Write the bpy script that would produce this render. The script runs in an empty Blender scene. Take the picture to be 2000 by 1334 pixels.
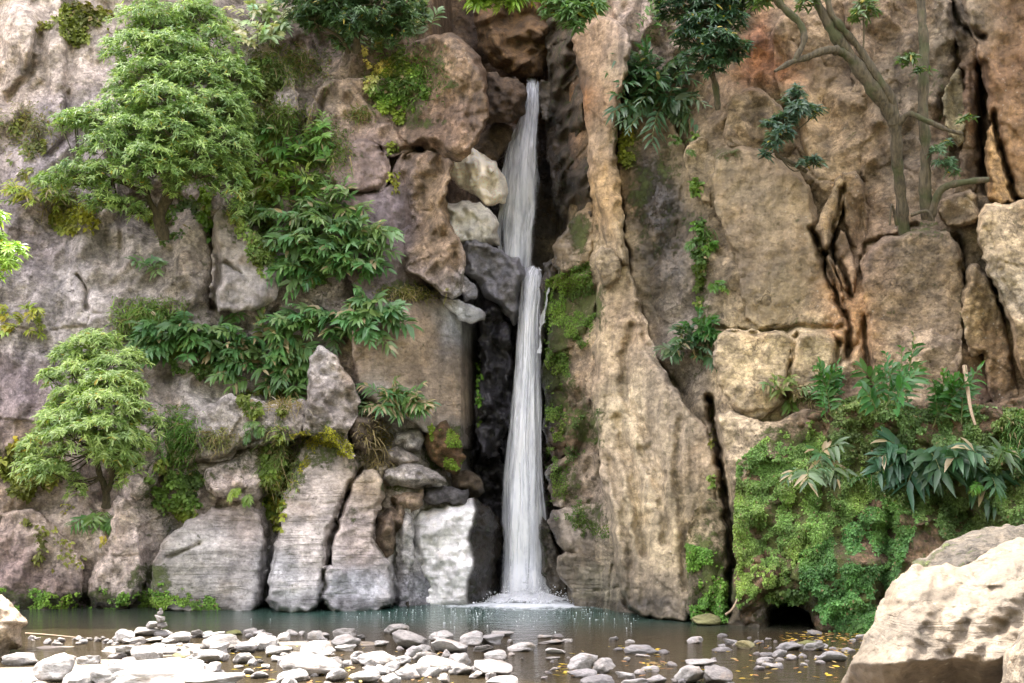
import bpy, math, numpy as np
from mathutils import Vector
sc = bpy.context.scene
COL = sc.collection
# ------------------------------------------------------------------ camera
F = 2144.0; HZ = 1010.0; CAMH = 2.48          # focal length, horizon row (2000 px wide frame), eye height
cd = bpy.data.cameras.new('camera'); cam = bpy.data.objects.new('camera', cd); COL.objects.link(cam)
cam.location = (0, 0, CAMH); cam.rotation_euler = (math.radians(90), 0, 0)
cd.sensor_width = 36.0; cd.lens = 36.0 * F / 2000.0; cd.shift_y = (HZ - 667.0) / 2000.0
cd.clip_start = 0.1; cd.clip_end = 500
sc.camera = cam
# ------------------------------------------------------------------ light
SUN_EL = math.radians(66); SUN_AZ = math.radians(-38)     # azimuth from +Y (behind the cliff), negative = to the left
w = bpy.data.worlds.new('World'); sc.world = w; w.use_nodes = True
nt = w.node_tree; nt.nodes.clear()
sky = nt.nodes.new('ShaderNodeTexSky'); sky.sky_type = 'NISHITA'; sky.sun_disc = False
sky.sun_elevation = SUN_EL; sky.sun_rotation = SUN_AZ; sky.air_density = 1.0; sky.dust_density = 4.0; sky.ozone_density = 0.6
hs = nt.nodes.new('ShaderNodeHueSaturation'); hs.inputs['Saturation'].default_value = 0.22
mxw = nt.nodes.new('ShaderNodeMixRGB'); mxw.blend_type = 'MULTIPLY'; mxw.inputs[0].default_value = 1; mxw.inputs[2].default_value = (1.0, 0.945, 0.985, 1)
bg = nt.nodes.new('ShaderNodeBackground'); bg.inputs['Strength'].default_value = 0.15
wo = nt.nodes.new('ShaderNodeOutputWorld')
nt.links.new(sky.outputs[0], hs.inputs['Color']); nt.links.new(hs.outputs[0], mxw.inputs[1]); nt.links.new(mxw.outputs[0], bg.inputs[0]); nt.links.new(bg.outputs[0], wo.inputs[0])
sl = bpy.data.lights.new('sun', 'SUN'); sl.energy = 2.0; sl.angle = math.radians(0.5); sl.color = (1.0, 0.94, 0.84)
so = bpy.data.objects.new('sun', sl); COL.objects.link(so)
sd_ = Vector((math.sin(SUN_AZ) * math.cos(SUN_EL), math.cos(SUN_AZ) * math.cos(SUN_EL), math.sin(SUN_EL)))
so.rotation_euler = sd_.to_track_quat('Z', 'Y').to_euler(); so.location = (-10, 0, 60)
vs = sc.view_settings; vs.view_transform = 'Standard'; vs.look = 'None'; vs.gamma = 1; vs.exposure = 3.08
sc.cycles.max_bounces = 6; sc.cycles.diffuse_bounces = 3; sc.cycles.glossy_bounces = 3; sc.cycles.transparent_max_bounces = 12
sc.cycles.use_denoising = True
RNG = np.random.default_rng(7)
# ------------------------------------------------------------------ numeric helpers
def P(x, y, D):
    """photo pixel (2000 wide) and distance -> point in the place, metres"""
    x = np.asarray(x, float); y = np.asarray(y, float); D = np.asarray(D, float) + 0 * x
    return np.stack([(x - 1000) / F * D, D, CAMH + (HZ - y) / F * D], -1)
def gz(y): return CAMH * F / (y - HZ)          # distance of the water level seen at row y
def hsh(ix, iy, iz, seed):
    h = (ix.astype(np.int64) * 374761393 + iy.astype(np.int64) * 668265263 + iz.astype(np.int64) * 2147483647 + seed * 974634777) & 0xffffffff
    h = ((h ^ (h >> 13)) * 1274126177) & 0xffffffff
    h = ((h ^ (h >> 16)) * 2246822519) & 0xffffffff
    return ((h ^ (h >> 15)) & 0xffffff) / float(0xffffff)
def vn(p, seed=0):
    i = np.floor(p).astype(np.int64); f = p - i; f = f * f * f * (f * (f * 6 - 15) + 10)
    r = 0
    for dx in (0, 1):
        for dy in (0, 1):
            for dz in (0, 1):
                wgt = (f[..., 0] if dx else 1 - f[..., 0]) * (f[..., 1] if dy else 1 - f[..., 1]) * (f[..., 2] if dz else 1 - f[..., 2])
                r = r + wgt * hsh(i[..., 0] + dx, i[..., 1] + dy, i[..., 2] + dz, seed)
    return r * 2 - 1
def fbm(p, seed=0, octv=4, gain=0.5):
    r = 0; a = 1; s = 0; q = p.copy()
    for k in range(octv):
        r = r + a * vn(q, seed + k * 17); s += a; a *= gain; q = q * 2.03 + 11.3
    return r / s
def p3(X, Z, c=0.0): return np.stack([X, np.full_like(X, c), Z], -1)
def facet(X, Z, cx, cz, seed, tilt=1.0):
    """broken rock: every cell a tilted plane, a groove where cells meet"""
    u = X / cx; v = Z / cz
    iu = np.floor(u).astype(np.int64); iv = np.floor(v).astype(np.int64)
    best = np.full(u.shape, 9.0); sec = np.full(u.shape, 9.0); val = np.zeros(u.shape)
    for a in (-1, 0, 1):
        for b in (-1, 0, 1):
            ju = iu + a; jv = iv + b; o = np.zeros_like(ju)
            fx = ju + hsh(ju, jv, o, seed); fz = jv + hsh(ju, jv, o, seed + 1)
            du = u - fx; dv = v - fz; d = du * du + dv * dv
            pl = (hsh(ju, jv, o, seed + 2) - .5) * .7 + tilt * (du * (hsh(ju, jv, o, seed + 3) - .5) * 2 + dv * (hsh(ju, jv, o, seed + 4) - .5) * 2)
            c = d < best
            sec = np.where(c, best, np.minimum(sec, d)); val = np.where(c, pl, val); best = np.where(c, d, best)
    g = np.sqrt(sec) - np.sqrt(best)
    return val, g
def tri(u, v, seed):
    """continuous noise made of flat triangles: planes that meet in crisp creases"""
    k = (u + v) * .36602540378; i = np.floor(u + k).astype(np.int64); j = np.floor(v + k).astype(np.int64)
    fu = u + k - i; fv = v + k - j; o = np.zeros_like(i); up = fu > fv; i1 = i + np.where(up, 1, 0); j1 = j + np.where(up, 0, 1)
    a = np.maximum(fu, fv); b = np.minimum(fu, fv)
    return ((1 - a) * hsh(i, j, o, seed) + (a - b) * hsh(i1, j1, o, seed) + b * hsh(i + 1, j + 1, o, seed)) * 2 - 1
def seg_d(x, y, pts, closed=False):
    d = np.full(x.shape, 1e9); n = len(pts)
    for k in range(n if closed else n - 1):
        ax, ay = pts[k][:2]; bx, by = pts[(k + 1) % n][:2]
        ex, ey = bx - ax, by - ay; L = ex * ex + ey * ey + 1e-9
        t = np.clip(((x - ax) * ex + (y - ay) * ey) / L, 0, 1)
        d = np.minimum(d, np.hypot(x - ax - t * ex, y - ay - t * ey))
    return d
def inside(x, y, pts):
    c = np.zeros(x.shape, bool); n = len(pts)
    for k in range(n):
        ax, ay = pts[k]; bx, by = pts[(k + 1) % n]
        if ay == by: continue
        q = ((ay > y) != (by > y)) & (x < (bx - ax) * (y - ay) / (by - ay) + ax)
        c ^= q
    return c
def sdist(x, y, pts): return np.where(inside(x, y, pts), 1, -1) * seg_d(x, y, pts, True)
def smooth_poly(pts, it=1):
    for _ in range(it):
        q = []
        for k in range(len(pts)):
            a = pts[k]; b = pts[(k + 1) % len(pts)]
            q.append((a[0] * .78 + b[0] * .22, a[1] * .78 + b[1] * .22)); q.append((a[0] * .22 + b[0] * .78, a[1] * .22 + b[1] * .78))
        pts = q
    return pts
def sm(a, b, x): t = np.clip((x - a) / (b - a), 0, 1); return t * t * (3 - 2 * t)
def lin(c): c = np.asarray(c, float) / 255; return np.where(c <= .04045, c / 12.92, ((c + .055) / 1.055) ** 2.4)
def nrm(v): return v / (np.linalg.norm(v, axis=-1, keepdims=True) + 1e-12)
# ------------------------------------------------------------------ object helpers
def tag(o, label=None, cat=None, group=None, kind=None):
    if label: o['label'] = label
    if cat: o['category'] = cat
    if group: o['group'] = group
    if kind: o['kind'] = kind
    return o
def empty(name, loc, **k):
    o = bpy.data.objects.new(name, None); COL.objects.link(o); o.location = [float(c) for c in loc]; return tag(o, **k)
def mesh(name, V, quads=None, tris=None, mat=None, parent=None, attrs=None, smooth=True, origin=None):
    V = np.asarray(V, np.float32); ps = []
    nq = 0 if quads is None else len(quads); ntr = 0 if tris is None else len(tris)
    me = bpy.data.meshes.new(name)
    if origin is None and parent is None:
        origin = np.array([V[:, 0].mean(), V[:, 1].mean(), V[:, 2].min()])
    if parent is not None: origin = np.array(parent.matrix_basis.translation if parent.parent is None else parent.parent.matrix_basis.translation + parent.matrix_basis.translation)
    origin = np.asarray(origin, np.float32)
    me.vertices.add(len(V)); me.vertices.foreach_set('co', (V - origin).ravel())
    idx = np.concatenate([np.asarray(a, np.int32).ravel() for a in (quads, tris) if a is not None and len(a)])
    me.loops.add(len(idx)); me.loops.foreach_set('vertex_index', idx)
    me.polygons.add(nq + ntr)
    st = np.concatenate([np.arange(nq) * 4, nq * 4 + np.arange(ntr) * 3]).astype(np.int32)
    me.polygons.foreach_set('loop_start', st)
    me.polygons.foreach_set('use_smooth', np.full(nq + ntr, smooth))
    for k, a in (attrs or {}).items():
        a = np.asarray(a, np.float32)
        if a.shape[1] == 3: a = np.concatenate([a, np.ones((len(a), 1), np.float32)], 1)
        at = me.color_attributes.new(k, 'FLOAT_COLOR', 'POINT'); at.data.foreach_set('color', a.ravel())
    me.update(calc_edges=True); me.validate()
    if mat: me.materials.append(mat)
    o = bpy.data.objects.new(name, me); COL.objects.link(o)
    if parent is None: o.location = [float(c) for c in origin]
    else: o.parent = parent
    return o
# ------------------------------------------------------------------ material helpers
class NT:
    def __init__(s, name):
        s.m = bpy.data.materials.new(name); s.m.use_nodes = True; s.t = s.m.node_tree; s.t.nodes.clear()
        s.out = s.n('ShaderNodeOutputMaterial')
    def n(s, ty, **k):
        nd = s.t.nodes.new(ty)
        for a, v in k.items(): setattr(nd, a, v)
        return nd
    def l(s, a, b): s.t.links.new(a, b)
    def put(s, sock, v):
        if hasattr(v, 'is_output') or isinstance(v, bpy.types.NodeSocket): s.l(v, sock)
        else: sock.default_value = v
    def math(s, op, a, b=0.0, clamp=False):
        nd = s.n('ShaderNodeMath', operation=op, use_clamp=clamp); s.put(nd.inputs[0], a); s.put(nd.inputs[1], b); return nd.outputs[0]
    def mix(s, f, a, b, ty='MIX'):
        nd = s.n('ShaderNodeMixRGB', blend_type=ty); s.put(nd.inputs[0], f); s.put(nd.inputs[1], a); s.put(nd.inputs[2], b); return nd.outputs[0]
    def pos(s, scale=(1, 1, 1), rot=(0, 0, 0), obj=False):
        g = s.n('ShaderNodeTexCoord').outputs['Object'] if obj else s.n('ShaderNodeNewGeometry').outputs['Position']
        m = s.n('ShaderNodeMapping'); m.inputs['Scale'].default_value = scale; m.inputs['Rotation'].default_value = rot
        s.l(g, m.inputs[0]); return m.outputs[0]
    def noise(s, v, scale, detail=4, rough=.55, dist=0):
        nd = s.n('ShaderNodeTexNoise'); s.l(v, nd.inputs['Vector']); nd.inputs['Scale'].default_value = scale
        nd.inputs['Detail'].default_value = detail; nd.inputs['Roughness'].default_value = rough; nd.inputs['Distortion'].default_value = dist
        return nd.outputs[0]
    def ramp(s, f, lo, hi, a=0.0, b=1.0):
        nd = s.n('ShaderNodeMapRange', interpolation_type='SMOOTHSTEP'); s.put(nd.inputs[0], f)
        for i, v in enumerate((lo, hi, a, b)): nd.inputs[i + 1].default_value = v
        return nd.outputs[0]
    def attr(s, name): return s.n('ShaderNodeAttribute', attribute_name=name)
# ------------------------------------------------------------------ materials
def rock_material(name, obj=False, fixed=None, rough=.85, bump=1.0, amp=1.0, flow=0.0, pits=1.0):
    s = NT(name); pos = s.pos(obj=obj)
    if fixed is None:
        tint = s.attr('tint').outputs['Color']
        sep = s.n('ShaderNodeSeparateColor'); s.l(s.attr('mask').outputs['Color'], sep.inputs[0])
        moss, wet, strata = sep.outputs[0], sep.outputs[1], sep.outputs[2]
    else:
        tint = fixed; moss, wet, strata = .0, 0.0, 0.3
    n1 = s.noise(pos, .55, 5, .6, .4); n2 = s.noise(pos, 2.6, 6, .65, .3) if not flow else s.noise(s.pos((1.7, 1.7, .42), (0, math.radians(flow), 0)), 1.5, 7, .66, .8); n3 = s.noise(pos, 14, 4, .7)
    st = s.noise(s.pos((3.0, 3.0, .20), (0, math.radians(flow * .6), 0), obj=obj), 1.1, 6, .6, .35)          # run-off streaks
    v = s.math('MULTIPLY', s.ramp(n1, .3, .7, .72, 1.25), s.ramp(n2, .3, .7, 1 - .36 * amp, 1 + .32 * amp))
    n4 = s.noise(pos, 32, 3, .8); sv_ = s.n('ShaderNodeTexVoronoi'); s.l(pos, sv_.inputs['Vector']); sv_.inputs['Scale'].default_value = 22; sc_ = s.n('ShaderNodeSeparateColor'); s.l(sv_.outputs['Color'], sc_.inputs[0])
    v = s.math('MULTIPLY', v, s.ramp(n3, .3, .7, 1 - .2 * amp, 1 + .2 * amp)); v = s.math('MULTIPLY', v, s.ramp(n4, .3, .7, 1 - .16 * amp, 1 + .16 * amp)); v = s.math('MULTIPLY', v, s.ramp(sc_.outputs[0], 0, 1, .93, 1.07)); v = s.math('MULTIPLY', v, s.ramp(st, .34, .66, .78, 1.14))
    comb = s.n('ShaderNodeCombineColor'); [s.l(v, comb.inputs[i]) for i in range(3)]
    c = s.mix(1.0, tint, comb.outputs[0], 'MULTIPLY')
    wq = s.n('ShaderNodeVectorMath', operation='ADD'); s.l(pos, wq.inputs[0]); wr = s.n('ShaderNodeTexNoise'); wr.inputs['Scale'].default_value = 5; wr.inputs['Detail'].default_value = 4; s.l(pos, wr.inputs['Vector'])
    ws = s.n('ShaderNodeVectorMath', operation='SCALE'); s.l(wr.outputs['Color'], ws.inputs[0]); ws.inputs['Scale'].default_value = .16; s.l(ws.outputs[0], wq.inputs[1])
    chips = []
    for sc_k, am in ((2.6, .16), (7.5, .15), (17, .12)):
        vc = s.n('ShaderNodeTexVoronoi', distance='CHEBYCHEV'); mpp = s.n('ShaderNodeMapping'); mpp.inputs['Scale'].default_value = (1, 1, 1.7); mpp.inputs['Rotation'].default_value = (0, sc_k * .37, 0); s.l(wq.outputs[0], mpp.inputs[0]); s.l(mpp.outputs[0], vc.inputs['Vector']); vc.inputs['Scale'].default_value = sc_k
        sp_ = s.n('ShaderNodeSeparateColor'); s.l(vc.outputs['Color'], sp_.inputs[0]); chips.append(sp_.outputs[1]); cb_ = s.n('ShaderNodeCombineColor'); vv = s.ramp(sp_.outputs[0], 0, 1, 1 - am * amp, 1 + am * amp); [s.l(vv, cb_.inputs[i]) for i in range(3)]
        c = s.mix(1.0, c, cb_.outputs[0], 'MULTIPLY')
    # grey-violet and ochre drifts in the stone
    c = s.mix(s.ramp(s.noise(pos, .9, 4, .6, 1.0), .52, .72, 0, .34), c, s.mix(1.0, c, (1.0, .84, .64, 1), 'MULTIPLY'))
    c = s.mix(s.ramp(s.noise(s.pos((1, 1, .5), (0, 0, 1), obj=obj), 1.3, 5, .65, .8), .5, .68, 0, .45), c, s.mix(1.0, c, (.72, .74, .80, 1), 'MULTIPLY'))
    # bedding lines
    sv = s.pos((1, 1, 1), (0, math.radians(14), 0), obj=obj)
    sn = s.noise(s.pos((.35, .35, 7), (0, math.radians(10), 0), obj=obj), 1.0, 5, .6, .6)
    sl_ = s.math('MULTIPLY', s.ramp(sn, .38, .5, 1, 0), strata)
    c = s.mix(s.math('MULTIPLY', sl_, .26), c, s.mix(1.0, c, (.55, .55, .6, 1), 'MULTIPLY'))
    # pale lichen specks, dark pits
    vo = s.n('ShaderNodeTexVoronoi'); s.l(pos, vo.inputs['Vector']); vo.inputs['Scale'].default_value = 7
    spk = s.math('MULTIPLY', s.ramp(vo.outputs['Distance'], .10, .17, 1, 0), s.ramp(n1, .5, .62, 0, .8))
    c = s.mix(s.math('MULTIPLY', spk, .5), c, (.50, .48, .40, 1))
    pit = s.ramp(s.noise(pos, 5.5, 5, .75, .2), .33, .42, 1, 0)
    c = s.mix(s.math('MULTIPLY', pit, .5 * pits), c, s.mix(1.0, c, (.32, .28, .25, 1), 'MULTIPLY'))
    # hair cracks and pale flakes
    wv = s.n('ShaderNodeVectorMath', operation='ADD'); s.l(pos, wv.inputs[0]); wn = s.n('ShaderNodeTexNoise'); wn.inputs['Scale'].default_value = 2.0; wn.inputs['Detail'].default_value = 5; s.l(pos, wn.inputs['Vector'])
    wm = s.n('ShaderNodeVectorMath', operation='SCALE'); s.l(wn.outputs['Color'], wm.inputs[0]); wm.inputs['Scale'].default_value = .9; s.l(wm.outputs[0], wv.inputs[1])
    ve = s.n('ShaderNodeTexVoronoi', feature='DISTANCE_TO_EDGE'); s.l(wv.outputs[0], ve.inputs['Vector']); ve.inputs['Scale'].default_value = 1.1
    ck = s.math('MULTIPLY', s.ramp(ve.outputs['Distance'], .0, .012, 1, 0), s.ramp(s.noise(pos, .8, 4), .54, .62, 0, 1))
    c = s.mix(s.math('MULTIPLY', ck, .45 * pits), c, s.mix(1.0, c, (.25, .22, .20, 1), 'MULTIPLY'))
    fl = s.ramp(s.noise(s.pos((1, 1, 1.8), obj=obj), 4.2, 7, .8, .5), .55, .63, 0, .38 * amp)
    c = s.mix(fl, c, s.mix(1.0, c, (1.5, 1.48, 1.44, 1), 'MULTIPLY'))
    # moss
    mn = s.math('ADD', s.noise(pos, 2.2, 6, .7, .3), s.math('MULTIPLY', s.noise(pos, 18, 3, .6), .25))
    mn2 = s.noise(pos, 7, 6, .75, .4)
    mfac = s.ramp(s.math('ADD', s.math('MULTIPLY', moss, .85), s.math('ADD', s.math('MULTIPLY', s.math('SUBTRACT', mn, .62), 2.0), s.math('MULTIPLY', s.math('SUBTRACT', mn2, .5), 2.6))), .38, .85, 0, .9)
    mcol = s.mix(s.noise(pos, 3.5, 4), (.035, .05, .008, 1), (.16, .19, .03, 1)); mcol = s.mix(s.ramp(n3, .35, .65), mcol, (.07, .10, .015, 1))
    c = s.mix(mfac, c, mcol)
    # wet black rock
    c = s.mix(wet, c, s.mix(1.0, c, (.30, .29, .29, 1), 'MULTIPLY'))
    b = s.n('ShaderNodeBsdfPrincipled'); s.l(c, b.inputs['Base Color'])
    rg = s.math('SUBTRACT', rough, s.math('MULTIPLY', wet, s.ramp(n2, .35, .65, .55, .76))); s.l(rg, b.inputs['Roughness'])
    h = s.math('ADD', s.math('MULTIPLY', n2, .07 * amp), s.math('MULTIPLY', n3, .03 * amp))
    h = s.math('ADD', h, s.math('MULTIPLY', s.noise(pos, 45, 3, .7), .012)); h = s.math('SUBTRACT', h, s.math('MULTIPLY', pit, .02 * pits))
    h = s.math('SUBTRACT', h, s.math('MULTIPLY', sl_, .03)); h = s.math('ADD', h, s.math('MULTIPLY', st, .02)); h = s.math('ADD', h, s.math('MULTIPLY', chips[0], .05 * amp)); h = s.math('ADD', h, s.math('MULTIPLY', chips[1], .03 * amp)); h = s.math('SUBTRACT', h, s.math('MULTIPLY', ck, .05 * pits)); h = s.math('ADD', h, s.math('MULTIPLY', fl, .07))
    h = s.math('ADD', h, s.math('MULTIPLY', mfac, s.math('MULTIPLY', s.noise(pos, 22, 3, .7), .12)))
    bp = s.n('ShaderNodeBump'); bp.inputs['Strength'].default_value = .9; bp.inputs['Distance'].default_value = bump; s.l(h, bp.inputs['Height']); s.l(bp.outputs[0], b.inputs['Normal'])
    s.l(b.outputs[0], s.out.inputs[0]); return s.m
M_ROCK = rock_material('cliff_rock'); M_SMOOTH = rock_material('smooth_washed_rock', amp=.6, pits=.45, rough=.7); M_FLOW = rock_material('grooved_rock', flow=14, amp=.8, pits=.4); M_BRIGHT = rock_material('even_rock', amp=.3, pits=.15, rough=.75)
def stone_material(name, c0, c1, rough=.8):
    s = NT(name); pos = s.pos(obj=True); r = s.n('ShaderNodeObjectInfo').outputs['Random']
    c = s.mix(r, c0, c1)
    mp = s.n('ShaderNodeVectorMath', operation='ADD'); s.l(pos, mp.inputs[0]); cx = s.n('ShaderNodeCombineXYZ'); s.l(s.math('MULTIPLY', r, 37.0), cx.inputs[0]); s.l(cx.outputs[0], mp.inputs[1]); pos = mp.outputs[0]
    n1 = s.noise(pos, 1.6, 5, .6, .5); n2 = s.noise(pos, 9, 5, .7)
    v = s.math('MULTIPLY', s.ramp(n1, .3, .7, .75, 1.2), s.ramp(n2, .3, .7, .72, 1.2)); cb = s.n('ShaderNodeCombineColor'); [s.l(v, cb.inputs[i]) for i in range(3)]
    c = s.mix(1.0, c, cb.outputs[0], 'MULTIPLY')
    c = s.mix(s.ramp(s.noise(pos, 1.1, 4, .6, 1), .5, .7, 0, .5), c, s.mix(1.0, c, (1, .8, .6, 1), 'MULTIPLY'))
    # damp foot
    zz = s.n('ShaderNodeSeparateXYZ'); s.l(s.n('ShaderNodeNewGeometry').outputs['Position'], zz.inputs[0])
    damp = s.ramp(s.math('ADD', zz.outputs[2], s.math('MULTIPLY', n2, .04)), .03, .085, .7, 0)
    c = s.mix(damp, c, s.mix(1.0, c, (.35, .30, .26, 1), 'MULTIPLY'))
    b = s.n('ShaderNodeBsdfPrincipled'); s.l(c, b.inputs['Base Color']); s.l(s.math('SUBTRACT', rough, s.math('MULTIPLY', damp, .5)), b.inputs['Roughness'])
    bp = s.n('ShaderNodeBump'); bp.inputs['Strength'].default_value = .7; bp.inputs['Distance'].default_value = .25
    s.l(s.math('ADD', s.math('MULTIPLY', n1, .35), s.math('MULTIPLY', n2, .2)), bp.inputs['Height']); s.l(bp.outputs[0], b.inputs['Normal'])
    s.l(b.outputs[0], s.out.inputs[0]); return s.m
M_STONE = stone_material('pale_stone', (.17, .155, .14, 1), (.42, .40, .37, 1))
M_STONE_GREY = stone_material('grey_stone', (.17, .16, .155, 1), (.34, .32, .30, 1), .65)
M_STONE_MOSS = stone_material('mossy_stone', (.12, .13, .03, 1), (.22, .20, .10, 1))
def leaf_material(name, gloss=.35, trans=.3):
    s = NT(name); t = s.attr('tint').outputs['Color']
    n = s.noise(s.pos(), 1.2, 3); t = s.mix(1.0, t, s.mix(s.ramp(n, .3, .7), (.8, .85, .8, 1), (1.2, 1.15, 1.1, 1)), 'MULTIPLY')
    b = s.n('ShaderNodeBsdfPrincipled'); s.l(t, b.inputs['Base Color']); b.inputs['Roughness'].default_value = gloss
    b.inputs['Specular IOR Level'].default_value = .5
    tr = s.n('ShaderNodeBsdfTranslucent'); s.l(s.mix(1.0, t, (1.3, 1.5, .5, 1), 'MULTIPLY'), tr.inputs[0])
    mx = s.n('ShaderNodeMixShader'); mx.inputs[0].default_value = trans; s.l(b.outputs[0], mx.inputs[1]); s.l(tr.outputs[0], mx.inputs[2])
    s.l(mx.outputs[0], s.out.inputs[0]); return s.m
M_LEAF = leaf_material('leaf', .38, .3); M_LEAF_DULL = leaf_material('leaf_dull', .7, .3)
def bark_material():
    s = NT('bark'); pos = s.pos(); n = s.noise(pos, 6, 5, .7); n2 = s.noise(s.pos((6, 6, 1.2)), 3, 5, .6)
    c = s.mix(s.ramp(n2, .3, .7), (.035, .028, .015, 1), (.10, .08, .045, 1))
    c = s.mix(s.ramp(s.noise(pos, 1.6, 4), .48, .62, 0, .7), c, (.04, .05, .012, 1))
    b = s.n('ShaderNodeBsdfPrincipled'); s.l(c, b.inputs['Base Color']); b.inputs['Roughness'].default_value = .9
    bp = s.n('ShaderNodeBump'); bp.inputs['Distance'].default_value = .04; s.l(s.math('ADD', n, n2), bp.inputs['Height']); s.l(bp.outputs[0], b.inputs['Normal'])
    s.l(b.outputs[0], s.out.inputs[0]); return s.m
M_BARK = bark_material()
def water_material():
    s = NT('pool_water'); g = s.n('ShaderNodeNewGeometry').outputs['Position']
    sx = s.n('ShaderNodeSeparateXYZ'); s.l(g, sx.inputs[0]); X, Y = sx.outputs[0], sx.outputs[1]
    nz = s.noise(s.pos((.25, .6, 1)), 1.0, 4)
    yy = s.math('ADD', Y, s.math('MULTIPLY', s.math('SUBTRACT', nz, .5), 3.0))
    xd = s.math('ABSOLUTE', s.math('SUBTRACT', X, .2))
    deep = s.math('MULTIPLY', s.ramp(yy, 22.5, 29.0), s.ramp(xd, 4, 11, 1, .35))
    c = s.mix(deep, (.034, .026, .015, 1), (.028, .068, .054, 1))
    r = s.math('POWER', s.math('ADD', s.math('POWER', s.math('SUBTRACT', X, .4), 2.0), s.math('POWER', s.math('SUBTRACT', Y, 32.0), 2.0)), .5)
    fo = s.math('MULTIPLY', s.ramp(s.math('ADD', r, s.math('MULTIPLY', s.noise(s.pos((1, .4, 1)), 2.2, 6, .75), 4.2)), 3.5, 5.2, 1, 0), .95)
    gl = s.math('MULTIPLY', s.ramp(s.noise(s.pos((1.0, .45, 1)), 9, 3, .6), .66, .70), s.math('MULTIPLY', s.ramp(Y, 25, 27), s.ramp(xd, 3, 8, 1, 0)))  # glints on the pool, painted in as white specks
    fo = s.math('MAXIMUM', fo, s.math('MULTIPLY', gl, .75))
    c = s.mix(fo, c, (.78, .82, .84, 1))
    b = s.n('ShaderNodeBsdfPrincipled'); s.l(c, b.inputs['Base Color']); b.inputs['IOR'].default_value = 1.33; b.inputs['Specular IOR Level'].default_value = .2
    s.l(s.math('ADD', .06, s.math('MULTIPLY', fo, .6)), b.inputs['Roughness'])
    h = s.math('ADD', s.math('MULTIPLY', s.noise(s.pos((1.1, 1.3, 1)), 2.2, 4, .6, .6), .05), s.math('MULTIPLY', s.noise(s.pos((1.1, 1.5, 1)), 9, 4, .6, .4), .022))
    bp = s.n('ShaderNodeBump'); bp.inputs['Distance'].default_value = 1; bp.inputs['Strength'].default_value = .8; s.l(h, bp.inputs['Height']); s.l(bp.outputs[0], b.inputs['Normal'])
    s.l(b.outputs[0], s.out.inputs[0]); return s.m
M_WATER = water_material()
def fall_material(name, dens=1.0):
    s = NT(name); sep = s.n('ShaderNodeSeparateColor'); s.l(s.attr('tint').outputs['Color'], sep.inputs[0])   # R edge fade, G density, B whiteness
    n1 = s.noise(s.pos((5.5, 1.0, .22)), 1.6, 6, .62, .25); n2 = s.noise(s.pos((11, 2, .9)), 1.5, 4, .6)
    n3 = s.noise(s.pos((2.4, 1, .7)), 1.2, 5, .6, .6)
    st = s.math('ADD', s.math('MULTIPLY', n1, .38), s.math('MULTIPLY', n2, .17)); st = s.math('ADD', st, s.math('MULTIPLY', n3, .45))
    a = s.math('MULTIPLY', s.ramp(st, .36, .62, .55, 1.12), sep.outputs[1]); a = s.math('MULTIPLY', a, sep.outputs[0], True)
    a = s.math('MULTIPLY', a, dens, True)
    c = s.mix(s.ramp(st, .40, .62), (.84, .86, .92, 1), (.97, .97, .98, 1))
    d = s.n('ShaderNodeBsdfDiffuse'); s.l(c, d.inputs[0]); t = s.n('ShaderNodeBsdfTranslucent'); s.l(c, t.inputs[0])
    m1 = s.n('ShaderNodeMixShader'); m1.inputs[0].default_value = .3; s.l(d.outputs[0], m1.inputs[1]); s.l(t.outputs[0], m1.inputs[2])
    g = s.n('ShaderNodeBsdfGlossy'); g.inputs['Roughness'].default_value = .35; m2 = s.n('ShaderNodeMixShader'); m2.inputs[0].default_value = .08
    s.l(m1.outputs[0], m2.inputs[1]); s.l(g.outputs[0], m2.inputs[2])
    tr = s.n('ShaderNodeBsdfTransparent'); m3 = s.n('ShaderNodeMixShader'); s.l(a, m3.inputs[0]); s.l(tr.outputs[0], m3.inputs[1]); s.l(m2.outputs[0], m3.inputs[2])
    bp = s.n('ShaderNodeBump'); bp.inputs['Distance'].default_value = .08; bp.inputs['Strength'].default_value = .3; s.l(st, bp.inputs['Height']); s.l(bp.outputs[0], d.inputs['Normal'])
    s.l(m3.outputs[0], s.out.inputs[0]); return s.m
M_FALL = fall_material('falling_water')
def bed_material():
    s = NT('river_bed'); pos = s.pos(); vo = s.n('ShaderNodeTexVoronoi'); s.l(pos, vo.inputs['Vector']); vo.inputs['Scale'].default_value = 9
    sp = s.n('ShaderNodeSeparateColor'); s.l(vo.outputs['Color'], sp.inputs[0])
    c = s.mix(sp.outputs[0], (.09, .075, .055, 1), (.24, .21, .18, 1)); c = s.mix(s.ramp(s.noise(pos, .8, 4), .4, .6, 0, .6), c, (.16, .12, .07, 1))
    b = s.n('ShaderNodeBsdfPrincipled'); s.l(c, b.inputs['Base Color']); b.inputs['Roughness'].default_value = .6
    bp = s.n('ShaderNodeBump'); bp.inputs['Distance'].default_value = .05; bp.invert = True; s.l(vo.outputs['Distance'], bp.inputs['Height']); s.l(bp.outputs[0], b.inputs['Normal'])
    s.l(b.outputs[0], s.out.inputs[0]); return s.m
M_BED = bed_material()
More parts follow.
